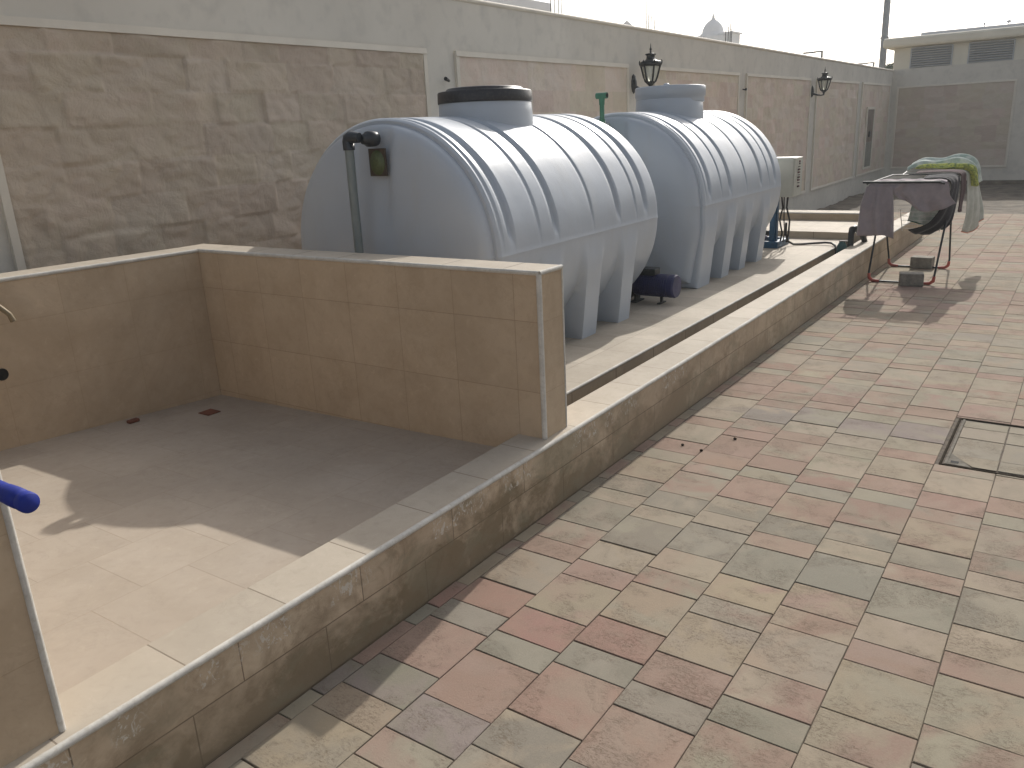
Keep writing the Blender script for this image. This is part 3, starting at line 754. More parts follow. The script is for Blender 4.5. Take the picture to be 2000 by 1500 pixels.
# pump between the tanks
pm = empty('water_pump', (-3.0, 6.3, 0.132), label='navy blue electric water pump on the platform between the two tanks', cat='pump')
g = MB(); prof = [(0.0, -0.19), (0.085, -0.19), (0.092, -0.18)]
for q in range(15):
    z = -0.17 + q*0.019; prof += [(0.098, z), (0.098, z+0.007), (0.091, z+0.008), (0.091, z+0.016)]
prof += [(0.095, 0.125), (0.099, 0.13), (0.099, 0.175), (0.09, 0.19), (0.0, 0.195)]
g.lathe(prof, (-2.94, 6.30, 0.285), 26, axis='X', smooth=False); under(g.build('motor', M_bluem, pm))
under(MB().box((-3.08, 6.235, 0.375), (-2.925, 6.35, 0.432), 0.008).build('terminal_box', M_iron, pm))
under(MB().lathe([(0.0, -0.07), (0.09, -0.07), (0.115, -0.05), (0.115, 0.03), (0.06, 0.06), (0.0, 0.06)], (-3.20, 6.30, 0.275), 22, axis='X').build('volute', M_iron, pm))
under(MB().tube([(-3.22, 6.30, 0.28), (-3.22, 6.30, 0.50)], 0.026, 10).build('outlet', M_iron, pm))
g = MB(); g.box((-2.905, 6.24, 0.133), (-2.875, 6.36, 0.143)); g.box((-2.898, 6.285, 0.143), (-2.882, 6.315, 0.195)); under(g.build('foot', M_iron, pm))
g = MB(); g.box((-3.15, 6.22, 0.133), (-3.09, 6.38, 0.145)); g.box((-3.13, 6.26, 0.145), (-3.11, 6.34, 0.20)); under(g.build('foot', M_iron, pm))

bayo(pm)
# booster set with control panel
bs = empty('booster_pump', (-3.1, 10.0, 0.132), label='blue framed pump set with a cream control panel behind the farther tank', cat='pump set')
BX0, BX1, BY0, BY1, BZ0, BZ1 = -3.15, -2.755, 9.45, 9.76, 0.735, 1.165
pn = under(MB().box((BX0, BY0, BZ0), (BX1, BY1, BZ1), 0.006).build('control_panel', M_box, bs))
MB().box((BX1+0.0008, BY0+0.008, BZ0+0.005), (BX1+0.014, BY1-0.004, BZ1-0.005), 0.003).build('door', M_box, pn)
rr = random.Random(5)
M_led = plain('dark button', (0.03, 0.015, 0.015), 0.4); M_ledr = plain('red button', (0.10, 0.02, 0.02), 0.4); M_ledg = plain('grey selector', (0.12, 0.11, 0.10), 0.4)
for iz, zz in enumerate((1.12, 1.095, 1.06, 1.03, 1.0, 0.97, 0.945, 0.915, 0.885, 0.845)):
    for iy, yy in enumerate((9.575, 9.615)):
        if iz < 2 and iy == 0: continue
        r_ = 0.005 if iz in (2, 5, 8) else 0.011
        MB().lathe([(r_, 0), (r_, 0.010), (r_*0.6, 0.014), (0.0, 0.0145)], (BX1+0.0142, yy, zz), 10, axis='X').build('button', (M_led, M_ledr, M_ledg)[(iz+iy) % 3], pn)
for o in pn.children: o.matrix_parent_inverse = Matrix.Identity(4)
g = MB(); g.box((-3.05, 9.63, 0.15), (-2.99, 9.72, 0.74)); g.box((-2.99, 9.66, 0.15), (-2.975, 9.72, 0.74)); under(g.build('post', M_bluef, bs))
g = MB(); g.box((-3.6, 9.58, 0.134), (-2.93, 9.63, 0.21)); g.box((-3.6, 9.98, 0.134), (-2.93, 10.03, 0.21)); g.box((-3.0, 9.631, 0.136), (-2.93, 9.979, 0.205)); under(g.build('base_frame', M_bluef, bs))
g = MB(); g.lathe([(0.0, 0.21), (0.085, 0.21), (0.085, 0.24), (0.06, 0.25), (0.06, 0.47), (0.075, 0.48), (0.075, 0.66), (0.06, 0.68), (0.0, 0.68)], (-3.22, 9.82, 0), 16); under(g.build('pump_body', M_bluem, bs))
g = MB(); g.lathe([(0.0, 0.21), (0.085, 0.21), (0.085, 0.24), (0.06, 0.25), (0.06, 0.47), (0.075, 0.48), (0.075, 0.66), (0.06, 0.68), (0.0, 0.68)], (-3.48, 9.82, 0), 16); under(g.build('pump_body', M_bluem, bs))
g = MB(); g.tube([(-3.6, 9.68, 0.30), (-3.05, 9.68, 0.30)], 0.03, 10); g.tube([(-3.12, 9.66, 0.30), (-3.12, 9.66, 0.42)], 0.018, 8); g.tube([(-3.16, 9.64, 0.44), (-3.06, 9.64, 0.44)], 0.01, 6); under(g.build('manifold', M_iron, bs))
for q, (dx, r_) in enumerate(((0.0, 0.010), (0.03, 0.007), (0.075, 0.011))):
    x = -2.93 + dx
    under(MB().tube([(x, 9.64, 0.74), (x+0.015*(1-q), 9.66, 0.60), (x-0.02+0.02*q, 9.68, 0.45), (x+0.01, 9.70, 0.30), (x-0.02, 9.74, 0.19)], r_, 8).build('cable', M_rubber, bs))
bayo(bs)
o = MB().tube([bay(q) for q in [(-2.89, 9.74, 0.42), (-2.90, 9.78, 0.28), (-2.885, 9.82, 0.19), (-2.83, 9.86, 0.15), (-2.74, 9.93, 0.146), (-2.62, 9.99, 0.152), (-2.50, 10.02, 0.160), (-2.42, 9.98, 0.162), (-2.35, 9.86, 0.150), (-2.325, 9.80, 0.10), (-2.32, 9.79, -0.09)]], 0.0115, 10).build('hose', M_rubber)
tag(o, 'black hose running from the pump set across the platform into the trench', 'hose')
# valve in the trench
vv = empty('pipe_valve', (-2.15, 9.9, -0.1), label='dark teal pipe elbow and valve standing in the trench near its far end', cat='valve')
under(MB().tube([(-2.17, 9.80, -0.098), (-2.17, 9.80, 0.30), (-2.165, 9.82, 0.345), (-2.15, 9.88, 0.35), (-2.12, 9.98, 0.31), (-2.10, 10.08, 0.24), (-2.09, 10.2, 0.12), (-2.09, 10.25, -0.05)], [0.034, 0.034, 0.040, 0.040, 0.032, 0.032, 0.032, 0.032], 12).build('pipe', M_iron, vv))
under(MB().lathe([(0.045, 0.0), (0.055, 0.02), (0.055, 0.10), (0.040, 0.13), (0.030, 0.15), (0.0, 0.155)], (-2.22, 9.62, 0.08), 14).build('valve_body', M_teal, vv))
under(MB().tube([(-2.22, 9.62, -0.098), (-2.22, 9.62, 0.09)], 0.03, 10).build('valve_stem', M_teal, vv))
under(MB().box((-2.25, 9.60, 0.232), (-2.16, 9.64, 0.246), 0.004).build('handle', M_steel, vv))

bayo(vv)
# ================================================================ WASH BAY BITS
tp = empty('tap', (-4.2, 1.70, 0.9), label='old brass tap with a red handle on the side wall of the wash bay', cat='tap')
x0 = lx(1.66)
g = MB(); g.tube([(x0, 1.63, 0.945), (x0+0.05, 1.65, 0.945)], 0.013, 10); g.tube([(x0+0.045, 1.64, 0.945), (x0+0.075, 1.68, 0.93), (x0+0.085, 1.715, 0.885), (x0+0.085, 1.725, 0.85)], [0.014, 0.013, 0.012, 0.014], 10)
under(g.build('body', M_brass, tp)); g = MB(); g.tube([(x0+0.045, 1.60, 0.978), (x0+0.055, 1.66, 0.985)], 0.010, 8); g.tube([(x0+0.05, 1.64, 0.95), (x0+0.05, 1.64, 0.98)], 0.008, 8); under(g.build('handle', M_rust, tp))
o = MB().lathe([(0.0, -0.004), (0.018, -0.004), (0.022, 0.0015), (0.028, 0.0015), (0.030, 0.0)], (lx(1.655)+0.0025, 1.655, 0.592), 20, axis='X').build('pipe_outlet', M_void); tag(o, 'round black pipe hole in the side wall below the tap', 'pipe hole')
g = MB(); z = fz(-3.83, 2.48)+0.003; g.box((-3.88, 2.44, z), (-3.79, 2.52, z+0.003))
o = g.build('floor_drain', M_rust); tag(o, 'small square rust-brown drain in the wash bay floor near the back corner', 'drain')
o = MB().box((-4.085, 2.14, fz(-4.1, 2.15)), (-4.05, 2.20, fz(-4.1, 2.15)+0.018), 0.006).build('brick_chip', M_rust); tag(o, 'reddish brick chip on the wash bay floor against the side wall', 'brick chip')
# blue handle lying on the near wall
bh = empty('broom_handle', (-2.2, 0.56, ZT+0.02), label='thick royal blue plastic handle sticking out over the nearest wall at the left edge', cat='handle')
zz = ZT + 0.018; yh = 0.520
under(MB().tube([(-2.95, yh+0.01, zz), (-1.42, yh, zz)], 0.0155, 18).build('shaft', M_handle, bh))
under(MB().lathe([(0.0155, 0.0), (0.0165, 0.004), (0.0175, 0.03), (0.0172, 0.050), (0.0140, 0.054), (0.0140, 0.060), (0.0175, 0.064), (0.0175, 0.078), (0.0160, 0.0815), (0.0, 0.082)], (-1.421, yh, zz), 24, axis='X').build('end_cap', M_handle, bh))

# manhole cover in the paving
mh = empty('manhole_cover', (-0.05, 4.38, 0), label='paver-filled manhole cover with a dark steel frame in the paving at the right', cat='manhole cover')
mx0, mx1, my0, my1 = MH
g = MB(); e = 0.010
g.box((mx0+0.004, my0+0.004, -0.02), (mx0+0.004+e, my1-0.004, 0.001)); g.box((mx1-0.004-e, my0+0.004, -0.02), (mx1-0.004, my1-0.004, 0.001))
g.box((mx0+0.0145+0.001, my0+0.004, -0.02), (mx1-0.0155, my0+0.004+e, 0.001)); g.box((mx0+0.0155, my1-0.004-e, -0.02), (mx1-0.0155, my1-0.004, 0.001))
under(g.build('frame', M_cast, mh))
g = MB(); g.box((mx0+0.024, my0+0.022, -0.02), (mx0+0.036, my1-0.022, 0.0005)); g.box((mx0+0.037, my1-0.034, -0.02), (mx1-0.03, my1-0.022, -0.004))
g.add([(mx0+0.037, my0+0.022, 0.0008), (mx0+0.14, my0+0.022, 0.0008), (mx0+0.037, my0+0.17, 0.0008)], [(0, 1, 2)])
g.add([(mx0+0.037, my0+0.022, -0.02), (mx0+0.14, my0+0.022, -0.02), (mx0+0.037, my0+0.17, -0.02)], [(0, 2, 1)])
under(g.build('tray_rim', M_castg, mh))
under(MB().box((mx0+0.048, my0+0.045, 0.001), (mx0+0.082, my0+0.07, 0.0018)).build('lifting_slot', M_void, mh))
pv = MB()
for cxa, cxb in ((mx0+0.037, -0.186), (-0.182, 0.068), (0.072, mx1-0.03)):
    y = my0+0.034; first = cxa < -0.3
    for q, L in enumerate((0.125, 0.255, 0.17, 0.13)):
        y1 = min(y+L, my1-0.036)
        if y1-y < 0.03: break
        ca, cb = (GRN, GRY2) if q != 2 else (GRN, BEI2)
        if first and q == 0:
            a, b_ = cxa, cxb
            pv.add([(a+0.105, y, 0.0), (b_, y, 0.0), (b_, y1, 0.0), (a, y1, 0.0), (a, y+0.14 if y+0.14 < y1 else y1-0.001, 0.0)], [(0, 1, 2, 3, 4)], col=(cj(ca), cj(cb)))
        else: paver(cxa, cxb, y, y1, cj(ca), cj(cb))
        y = y1+0.001
o = pv.build('infill', M_paver, mh); under(o)

# dead bits on the paving
for q, (x, y, lab) in enumerate(((-1.53, 3.60, 'small dark pebble on the paving, the one nearest the low wall shadow'), (-1.37, 3.56, 'small dark pebble on the paving, the nearest of the three'), (-1.42, 3.83, 'small dark pebble on the paving, the one farthest from the camera'))):
    pos = {0: (-1.565, 3.68), 1: (-1.452, 3.655), 2: (-1.36, 3.885)}[q]
    g = MB(); bm = bmesh.new(); bmesh.ops.create_icosphere(bm, subdivisions=2, radius=0.0085)
    for v in bm.verts: v.co = v.co*(1+0.3*noise.noise(v.co*90+Vector((q*3, 0, 0)))); v.co.z *= 0.7
    bm.verts.index_update(); g.add([(v.co.x+pos[0], v.co.y+pos[1], v.co.z+0.005) for v in bm.verts], [tuple(v.index for v in f.verts) for f in bm.faces], True); bm.free()
    o = g.build('pebble', M_cast); tag(o, lab, 'pebble', 'dark pebbles on the paving')

# ================================================================ CLOTHES AIRER
ar = empty('clothes_airer', (-1.4, 9.0, 0), label='metal clothes airer with red feet loaded with washing beside the low wall', cat='clothes airer')
TZ = 0.955
FLx, FRx, FY, BYa = -1.70, -1.115, 8.55, 9.50
def uframe(y, yt, nm):
    pts = [(FLx-0.02, yt, TZ-0.02), (FLx, y, 0.10), (FLx+0.006, y, 0.04), (FLx+0.035, y, 0.014), (FLx+0.08, y, 0.012), (FRx-0.08, y, 0.012), (FRx-0.035, y, 0.014), (FRx-0.006, y, 0.04), (FRx, y, 0.10), (FRx+0.02, yt, TZ-0.02)]
    o = under(MB().tube(pts, 0.0095, 10).build('leg_frame', M_iron, ar))
    for s_ in (0, 1):
        if s_ == 0: q = [(FLx+0.001, y, 0.085), (FLx+0.006, y, 0.04), (FLx+0.035, y, 0.016), (FLx+0.10, y, 0.014)]
        else: q = [(FRx-0.001, y, 0.085), (FRx-0.006, y, 0.04), (FRx-0.035, y, 0.016), (FRx-0.10, y, 0.014)]
        f = MB().tube(q, [0.014, 0.016, 0.016, 0.013], 10).build('foot', M_red, o); f.matrix_parent_inverse = Matrix.Identity(4)
    return o
uframe(FY, 9.06, 'f'); uframe(BYa, 8.92, 'b')
X0a, X1a, Y0a, Y1a = -1.755, -1.10, 8.42, 9.62
g = MB(); g.tube([(X0a-0.025, Y0a-0.06, TZ+0.02), (X1a-0.02, Y0a-0.06, TZ+0.02)], 0.011, 10); g.tube([(X0a, Y0a-0.06, TZ+0.02), (X0a, Y0a+0.02, TZ)], 0.009, 8); g.tube([(X1a-0.03, Y0a-0.06, TZ+0.02), (X1a, Y0a+0.02, TZ)], 0.009, 8); g.tube([(X0a, Y0a, TZ), (X0a, Y1a, TZ)], 0.008, 8); g.tube([(X1a, Y0a, TZ), (X1a, Y1a, TZ)], 0.008, 8); g.tube([(X0a, Y1a, TZ), (X1a, Y1a, TZ)], 0.008, 8)
under(g.build('top_frame', M_iron, ar))
g = MB()
for q in range(1, 13): y = Y0a + (Y1a-Y0a)*q/13; g.tube([(X0a, y, TZ), (X1a, y, TZ)], 0.0025, 6)
under(g.build('drying_wires', M_trim, ar))
M_wire = plain('white coated wire', (0.62, 0.62, 0.60), 0.4)
g = MB()      # small side shelf folded down on the front
for q in range(5):
    z = 0.665 - q*0.045; yq = 8.75+q*0.045; g.tube([(-1.50, yq, z), (-1.155, yq, z)], 0.0028, 6)
g.tube([(-1.152, 8.73, 0.69), (-1.165, 8.95, 0.46)], 0.004, 6); g.tube([(-1.50, 8.73, 0.69), (-1.50, 8.95, 0.46)], 0.004, 6)
under(g.build('side_shelf', M_wire, ar))
g = MB(); g.tube([(-1.66, 9.62, 0.955), (-1.59, 10.00, 1.045), (-1.16, 10.00, 1.055), (-1.13, 9.62, 0.96)], 0.006, 8)
for q in range(1, 5): t_ = q/5; g.tube([(-1.66+0.07*t_, 9.62+0.38*t_, 0.955+0.09*t_), (-1.13-0.03*t_, 9.62+0.38*t_, 0.96+0.09*t_)], 0.0025, 6)
under(g.build('raised_wing', M_wire, ar))

def cloth(name, mat, rows, label, cat, nu=40, nv=14, fold=0.012, freq=28, seed=0, th=0.004, hem=None, group=None):
    """rows: top-to-bottom list of polylines (each list of 3D points, same count); Catmull-smoothed sheet with folds"""
    def lerp_line(line, t):
        n = len(line)-1; x = t*n; i = min(int(x), n-1); f = x-i
        p0 = Vector(line[max(i-1, 0)]); p1 = Vector(line[i]); p2 = Vector(line[i+1]); p3 = Vector(line[min(i+2, n)])
        return 0.5*((2*p1) + (p2-p0)*f + (2*p0-5*p1+4*p2-p3)*f*f + (3*p1-p0-3*p2+p3)*f*f*f)
    g = MB(); grid = []
    for j in range(nv+1):
        t = j/nv; row = []
        for i in range(nu+1):
            u = i/nu; pts = [lerp_line(r, u) for r in rows]; p = lerp_line(pts, t)
            row.append(p)
        grid.append(row)
    out = []
    for j in range(nv+1):
        row = []
        for i in range(nu+1):
            p = grid[j][i]; a = grid[j][min(i+1, nu)]-grid[j][max(i-1, 0)]; b = grid[min(j+1, nv)][i]-grid[max(j-1, 0)][i]
            n = a.cross(b); n = n.normalized() if n.length > 1e-9 else Vector((0, 1, 0))
            u = i/nu; t = j/nv
            d = fold*(0.25+0.75*t)*(math.sin(u*freq+seed+2.2*noise.noise(Vector((u*3, t*1.5, seed))))+0.6*noise.noise(Vector((u*7, t*4, seed+4)))*1.5)
            row.append(p+n*d)
        out.append(row)
    vs = [p for r in out for p in r]
    fs = [(j*(nu+1)+i, j*(nu+1)+i+1, (j+1)*(nu+1)+i+1, (j+1)*(nu+1)+i) for j in range(nv) for i in range(nu)]
    g.add(vs, fs, True); o = g.build(name, mat)
    md = o.modifiers.new('thickness', 'SOLIDIFY'); md.thickness = th*0.6; md.offset = 0
    tag(o, label, cat, group)
    if hem:
        e = MB().tube([v + Vector((0, 0, 0.002)) for v in out[-1]], 0.006, 6).build('hem', hem, o)
    return o
zt = TZ + 0.02
# mauve towel over the front rail
cloth('towel', M_mauve, [
    [(-1.70, 8.66, zt+0.004), (-1.55, 8.66, zt+0.004), (-1.40, 8.66, zt+0.006), (-1.25, 8.64, zt+0.006), (-1.10, 8.62, zt+0.004)],
    [(-1.71, 8.44, zt+0.006), (-1.55, 8.44, zt+0.008), (-1.40, 8.44, zt+0.008), (-1.25, 8.44, zt+0.008), (-1.08, 8.45, zt+0.004)],
    [(-1.735, 8.405, zt-0.03), (-1.56, 8.405, zt-0.03), (-1.41, 8.405, zt-0.03), (-1.26, 8.405, zt-0.03), (-1.06, 8.44, zt-0.03)],
    [(-1.73, 8.400, zt-0.05), (-1.57, 8.395, zt-0.055), (-1.44, 8.40, zt-0.10), (-1.25, 8.39, zt-0.15), (-1.04, 8.45, zt-0.13)],
    [(-1.72, 8.404, zt-0.07), (-1.57, 8.400, zt-0.08), (-1.43, 8.41, zt-0.165), (-1.26, 8.40, zt-0.265), (-1.12, 8.43, zt-0.255), (-0.99, 8.47, zt-0.20)]],
    'dusty mauve towel with ragged lower edge draped over the front rail of the airer', 'towel', 72, 30, 0.016, 26, 1.0, 0.006)
cloth('towel', M_mauve, [
    [(-1.752, 8.398, zt-0.04), (-1.68, 8.392, zt-0.035), (-1.60, 8.392, zt-0.035), (-1.52, 8.395, zt-0.04)],
    [(-1.79, 8.375, zt-0.25), (-1.69, 8.365, zt-0.25), (-1.60, 8.365, zt-0.25), (-1.495, 8.375, zt-0.24)],
    [(-1.805, 8.37, zt-0.50), (-1.68, 8.36, zt-0.50), (-1.58, 8.36, zt-0.49), (-1.47, 8.37, zt-0.52)]],
    'long mauve cloth hanging straight down at the left end of the front rail', 'cloth', 44, 24, 0.020, 15, 3.0, 0.005)
# black garment over the right rail
cloth('trousers', M_blackc, [
    [(-1.30, 8.62, zt+0.014), (-1.32, 8.85, zt+0.02), (-1.30, 9.10, zt+0.014)],
    [(-1.10, 8.60, zt+0.012), (-1.09, 8.85, zt+0.014), (-1.09, 9.10, zt+0.012)],
    [(-1.06, 8.62, zt-0.10), (-1.055, 8.85, zt-0.11), (-1.06, 9.10, zt-0.10)],
    [(-1.20, 8.64, zt-0.38), (-1.12, 8.80, zt-0.40), (-1.07, 9.00, zt-0.40)],
    [(-1.40, 8.66, zt-0.47), (-1.30, 8.78, zt-0.53), (-1.13, 8.98, zt-0.50)]],
    'black trousers hanging over the right rail of the airer', 'trousers', 24, 22, 0.010, 14, 2.0, 0.008)
cloth('towel', M_paleg, [
    [(-1.40, 9.02, zt-0.01), (-1.25, 9.02, zt-0.01), (-1.13, 9.02, zt-0.01)],
    [(-1.43, 8.99, zt-0.22), (-1.27, 8.98, zt-0.22), (-1.13, 8.98, zt-0.22)],
    [(-1.46, 8.97, zt-0.42), (-1.30, 8.96, zt-0.46), (-1.14, 8.96, zt-0.50)]],
    'pale green towel with a dark hem hanging below the middle of the airer', 'towel', 24, 14, 0.012, 15, 5.0, 0.006, hem=M_greenh)
cloth('towel', M_whitec, [
    [(-1.25, 9.40, zt+0.03), (-1.25, 9.62, zt+0.05), (-1.25, 9.82, zt+0.05)],
    [(-1.06, 9.38, zt+0.035), (-1.05, 9.62, zt+0.05), (-1.06, 9.84, zt+0.055)],
    [(-1.01, 9.36, zt-0.08), (-0.99, 9.62, zt-0.07), (-1.00, 9.88, zt-0.06)],
    [(-0.99, 9.34, zt-0.34), (-0.945, 9.62, zt-0.36), (-0.93, 9.92, zt-0.32)],
    [(-1.02, 9.33, zt-0.56), (-0.96, 9.62, zt-0.60), (-0.90, 9.90, zt-0.50)]],
    'off-white towel with a salmon hem hanging at the right end of the airer', 'towel', 32, 22, 0.016, 16, 7.0, 0.006, hem=M_pinkh)
cloth('shirt', M_maroon, [
    [(-1.46, 9.15, zt+0.03), (-1.46, 9.27, zt+0.035), (-1.46, 9.38, zt+0.03)],
    [(-1.10, 9.13, zt+0.035), (-1.09, 9.27, zt+0.04), (-1.09, 9.38, zt+0.035)],
    [(-1.04, 9.12, zt-0.06), (-1.035, 9.27, zt-0.06), (-1.04, 9.37, zt-0.06)],
    [(-1.05, 9.12, zt-0.34), (-1.04, 9.25, zt-0.36), (-1.05, 9.34, zt-0.34)]],
    'dark maroon knitted top folded over the middle of the airer', 'shirt', 20, 18, 0.010, 12, 9.0, 0.008)
cloth('cloth', M_yel, [
    [(-1.52, 9.42, zt+0.05), (-1.50, 9.50, zt+0.075), (-1.50, 9.58, zt+0.06)],
    [(-1.36, 9.40, zt+0.06), (-1.35, 9.50, zt+0.085), (-1.35, 9.58, zt+0.07)],
    [(-1.18, 9.40, zt+0.055), (-1.17, 9.50, zt+0.08), (-1.17, 9.58, zt+0.065)],
    [(-1.02, 9.42, zt+0.03), (-1.00, 9.50, zt+0.05), (-1.00, 9.60, zt+0.04)],
    [(-0.975, 9.44, zt-0.12), (-0.965, 9.50, zt-0.12), (-0.965, 9.60, zt-0.14)]],
    'crumpled yellow-green printed cloth on top of the airer', 'cloth', 40, 44, 0.026, 21, 11.0, 0.005)
cloth('towel', M_paleg, [
    [(-1.64, 9.70, zt+0.02), (-1.62, 9.86, zt+0.08), (-1.60, 10.02, zt+0.02)],
    [(-1.52, 9.68, zt+0.08), (-1.50, 9.86, zt+0.13), (-1.50, 10.02, zt+0.10)],
    [(-1.34, 9.68, zt+0.07), (-1.33, 9.86, zt+0.12), (-1.33, 10.02, zt+0.09)],
    [(-1.18, 9.68, zt+0.09), (-1.17, 9.86, zt+0.15), (-1.17, 10.02, zt+0.11)],
    [(-1.04, 9.70, zt+0.04), (-1.03, 9.86, zt+0.08), (-1.03, 10.02, zt+0.05)],
    [(-0.99, 9.72, zt-0.12), (-0.98, 9.86, zt-0.12), (-0.98, 10.00, zt-0.12)]],
    'white and pale green towel heaped over the raised wing of the airer', 'towel', 44, 52, 0.030, 19, 13.0, 0.006)
# blocks holding the frame down
o = MB().box((-0.105, -0.075, 0), (0.105, 0.075, 0.095), 0.008).build('concrete_block', M_block); o.location = (-1.305, 8.50, 0.024); o.rotation_euler = (0, 0, R_(12))
for v in o.data.vertices: v.co.z -= 0.022 if v.co.z < 0.04 else 0
tag(o, 'grey concrete block weighing down the front foot bar of the airer', 'concrete block', 'blocks on the airer feet')
o2 = o.copy(); COL.objects.link(o2); o2.location = (-1.37, 9.52, 0.024); o2.rotation_euler = (0, 0, R_(-3)); o2['label'] = 'grey concrete block on the rear foot bar of the airer'

# ================================================================ BEYOND THE WALLS
# louvred building
lb = empty('service_building', (-3, 27, 0), label='low cream building with two grey louvre vents above the far wall', cat='building')
g = MB(); g.box((-5.18, 27.0, -0.62), (8, 33, 3.33)); under(g.build('wall', M_bldg, lb))
bm = MB()
def eave(z0, z1, x0, y0, x1, y1, b=0.07): return MB().box((x0, y0, z0), (x1, y1, z1), b)
rf = under(eave(3.335, 3.60, -5.46, 26.72, 8.2, 33.2).build('roof', M_bldg, lb))
o = MB().box((-4.55, 27.15, 3.601), (8.0, 33, 3.70), 0.02).build('parapet', M_villa, rf); o.matrix_parent_inverse = Matrix.Identity(4)
for (a, b_) in ((-4.71, -3.69), (-3.25, -2.21), (-1.75, -0.7)):
    fr = MB(); fr.box((a-0.03, 26.96, 2.70), (a, 26.999, 3.30)); fr.box((b_, 26.96, 2.70), (b_+0.03, 26.999, 3.30)); fr.box((a, 26.962, 3.28), (b_, 26.999, 3.31))
    fo = under(fr.build('louvre_frame', M_louvre, lb))
    g = MB(); z = 2.72
    while z < 3.27:
        g.hexa([(a, 26.93, z), (b_, 26.93, z), (b_, 26.998, z+0.045), (a, 26.998, z+0.045), (a, 26.93, z+0.012), (b_, 26.93, z+0.012), (b_, 26.998, z+0.057), (a, 26.998, z+0.057)]); z += 0.062
    o = g.build('slats', M_louvre, fo); o.matrix_parent_inverse = Matrix.Identity(4)
def at(az, el, D):
    a, e_ = R_(az), R_(el); return Vector((-math.sin(a)*D, math.cos(a)*D, 1.6+math.tan(e_)*D))
# roof bits
o = MB().tube([(-5.3, 26.95, 3.60), (-5.3, 26.95, 3.69)], 0.008, 6).build('roof_rod', M_farmetal, lb); under(o)
for (x, lab) in ((-3.0, 0.03), (-2.42, 0.06)):
    o = MB().lathe([(0.01, 0.0), (0.012, 0.04), (lab, 0.06), (lab, 0.09), (0.0, 0.12)], (x, 27.3, 3.70), 10).build('roof_vent', M_villa, lb); under(o)
# mast
o = empty('mast', at(11.47, 0, 31), label='tall grey steel mast rising behind the corner of the walls', cat='mast')
b0 = at(11.47, 0, 31)
under(MB().tube([(b0.x, b0.y, -0.62), (b0.x, b0.y, 6), (b0.x, b0.y, 12)], [0.11, 0.10, 0.085], 12).build('shaft', M_farmetal, o))
under(MB().tube([(b0.x-0.13, b0.y, 3.9), (b0.x+0.13, b0.y, 3.9)], 0.03, 8).build('clamp', M_farmetal, o))
# far street lamps
for (az, el, D, lab, gx) in ((14.95, 3.80, 60, 'small far street lamp seen above the wall left of the mast', -1.25), (11.95, 2.93, 75, 'tiny far street lamp just left of the mast foot', -1.3)):
    p = at(az, el, D); t = empty('street_lamp', (p.x, p.y, -0.62), label=lab, cat='street lamp', group='far street lamps')
    under(MB().tube([(p.x, p.y, -0.62), (p.x, p.y, p.z)], 0.065, 8).build('post', M_bar, t)); under(MB().box((p.x+gx*0.95, p.y-0.12, p.z-0.10), (p.x+gx*0.35, p.y+0.12, p.z-0.01), 0.02).build('lamp_head', M_bar, t))
    under(MB().tube([(p.x, p.y, p.z-0.04), (p.x+gx*0.4, p.y, p.z-0.04)], 0.05, 6).build('arm', M_bar, t))
# domed villa
D = 110
c = at(21.55, 0, D); dz = lambda el: 1.6+math.tan(R_(el))*D
dv = empty('domed_villa', (c.x, c.y, -0.62), label='pale far roof turret with a pointed dome above the boundary wall', cat='building')
ring = [(1.32, dz(5.28)), (1.30, dz(5.40)), (1.22, dz(5.55)), (1.02, dz(5.75)), (0.72, dz(5.92)), (0.45, dz(6.02)), (0.22, dz(6.12)), (0.14, dz(6.2)), (0.20, dz(6.25)), (0.08, dz(6.32)), (0.03, dz(6.52)), (0.0, dz(6.53))]
under(MB().lathe([(1.5, dz(5.05)), (1.5, dz(5.26))] + ring, (c.x, c.y, 0), 28).build('dome', M_villa, dv))
under(MB().box((c.x-1.9, c.y-1.6, -0.62), (c.x+1.9, c.y+1.6, dz(5.06))).build('turret', M_villa, dv))
c2 = at(20.75, 0, D)
g = MB().box((c2.x-0.7, c2.y-1.4, -0.62), (c2.x+1.25, c2.y+1.4, dz(5.14))); g.box((c2.x-0.9, c2.y-1.6, dz(5.14)), (c2.x+1.5, c2.y+1.6, dz(5.24)), 0.05); under(g.build('side_block', M_villa, dv))
c3 = at(22.6, 0, D)
under(MB().hexa([(c3.x-1.2, c3.y-1, 8), (c3.x+1.0, c3.y-1, 8), (c3.x+1.0, c3.y+1, 8), (c3.x-1.2, c3.y+1, 8), (c3.x-1.0, c3.y-1, dz(5.0)), (c3.x+1.0, c3.y-1, dz(5.16)), (c3.x+1.0, c3.y+1, dz(5.16)), (c3.x-1.0, c3.y+1, dz(5.0))]).build('roof_slope', M_villa, dv))
# other roofs
p = at(34.6, 0, 70); t = empty('villa', (p.x, p.y, -0.62), label='grey flat-roofed villa top at the upper edge behind the boundary wall', cat='building')
zr = 1.6+math.tan(R_(7.95))*70
a1 = at(34.36, 0, 70)
g = MB().box((a1.x-9, a1.y-3, -0.62), (a1.x-0.15, a1.y+6, zr-0.35)); under(g.build('wall', M_villa, t))
under(MB().box((a1.x-9, a1.y-3.2, zr-0.35), (a1.x, a1.y+6, zr+0.35), 0.06).build('roof', M_villa, t))
under(MB().tube([(a1.x-1.8, a1.y-3.3, zr-0.9), (a1.x-1.8, a1.y-3.0, zr-0.9)], 0.35, 12).build('window', M_louvre, t))
p = at(26.98, 0, 90); zg = lambda el: 1.6+math.tan(R_(el))*90
t = empty('gabled_roof', (p.x, p.y, -0.62), label='small pale gable peeping over the boundary wall above the near lantern', cat='roof')
g = MB(); wv = Vector((math.cos(R_(26.98)), math.sin(R_(26.98)), 0)); dv_ = Vector((-math.sin(R_(26.98)), math.cos(R_(26.98)), 0))
L_, R2, A_ = p-wv*0.85, p+wv*0.8, p
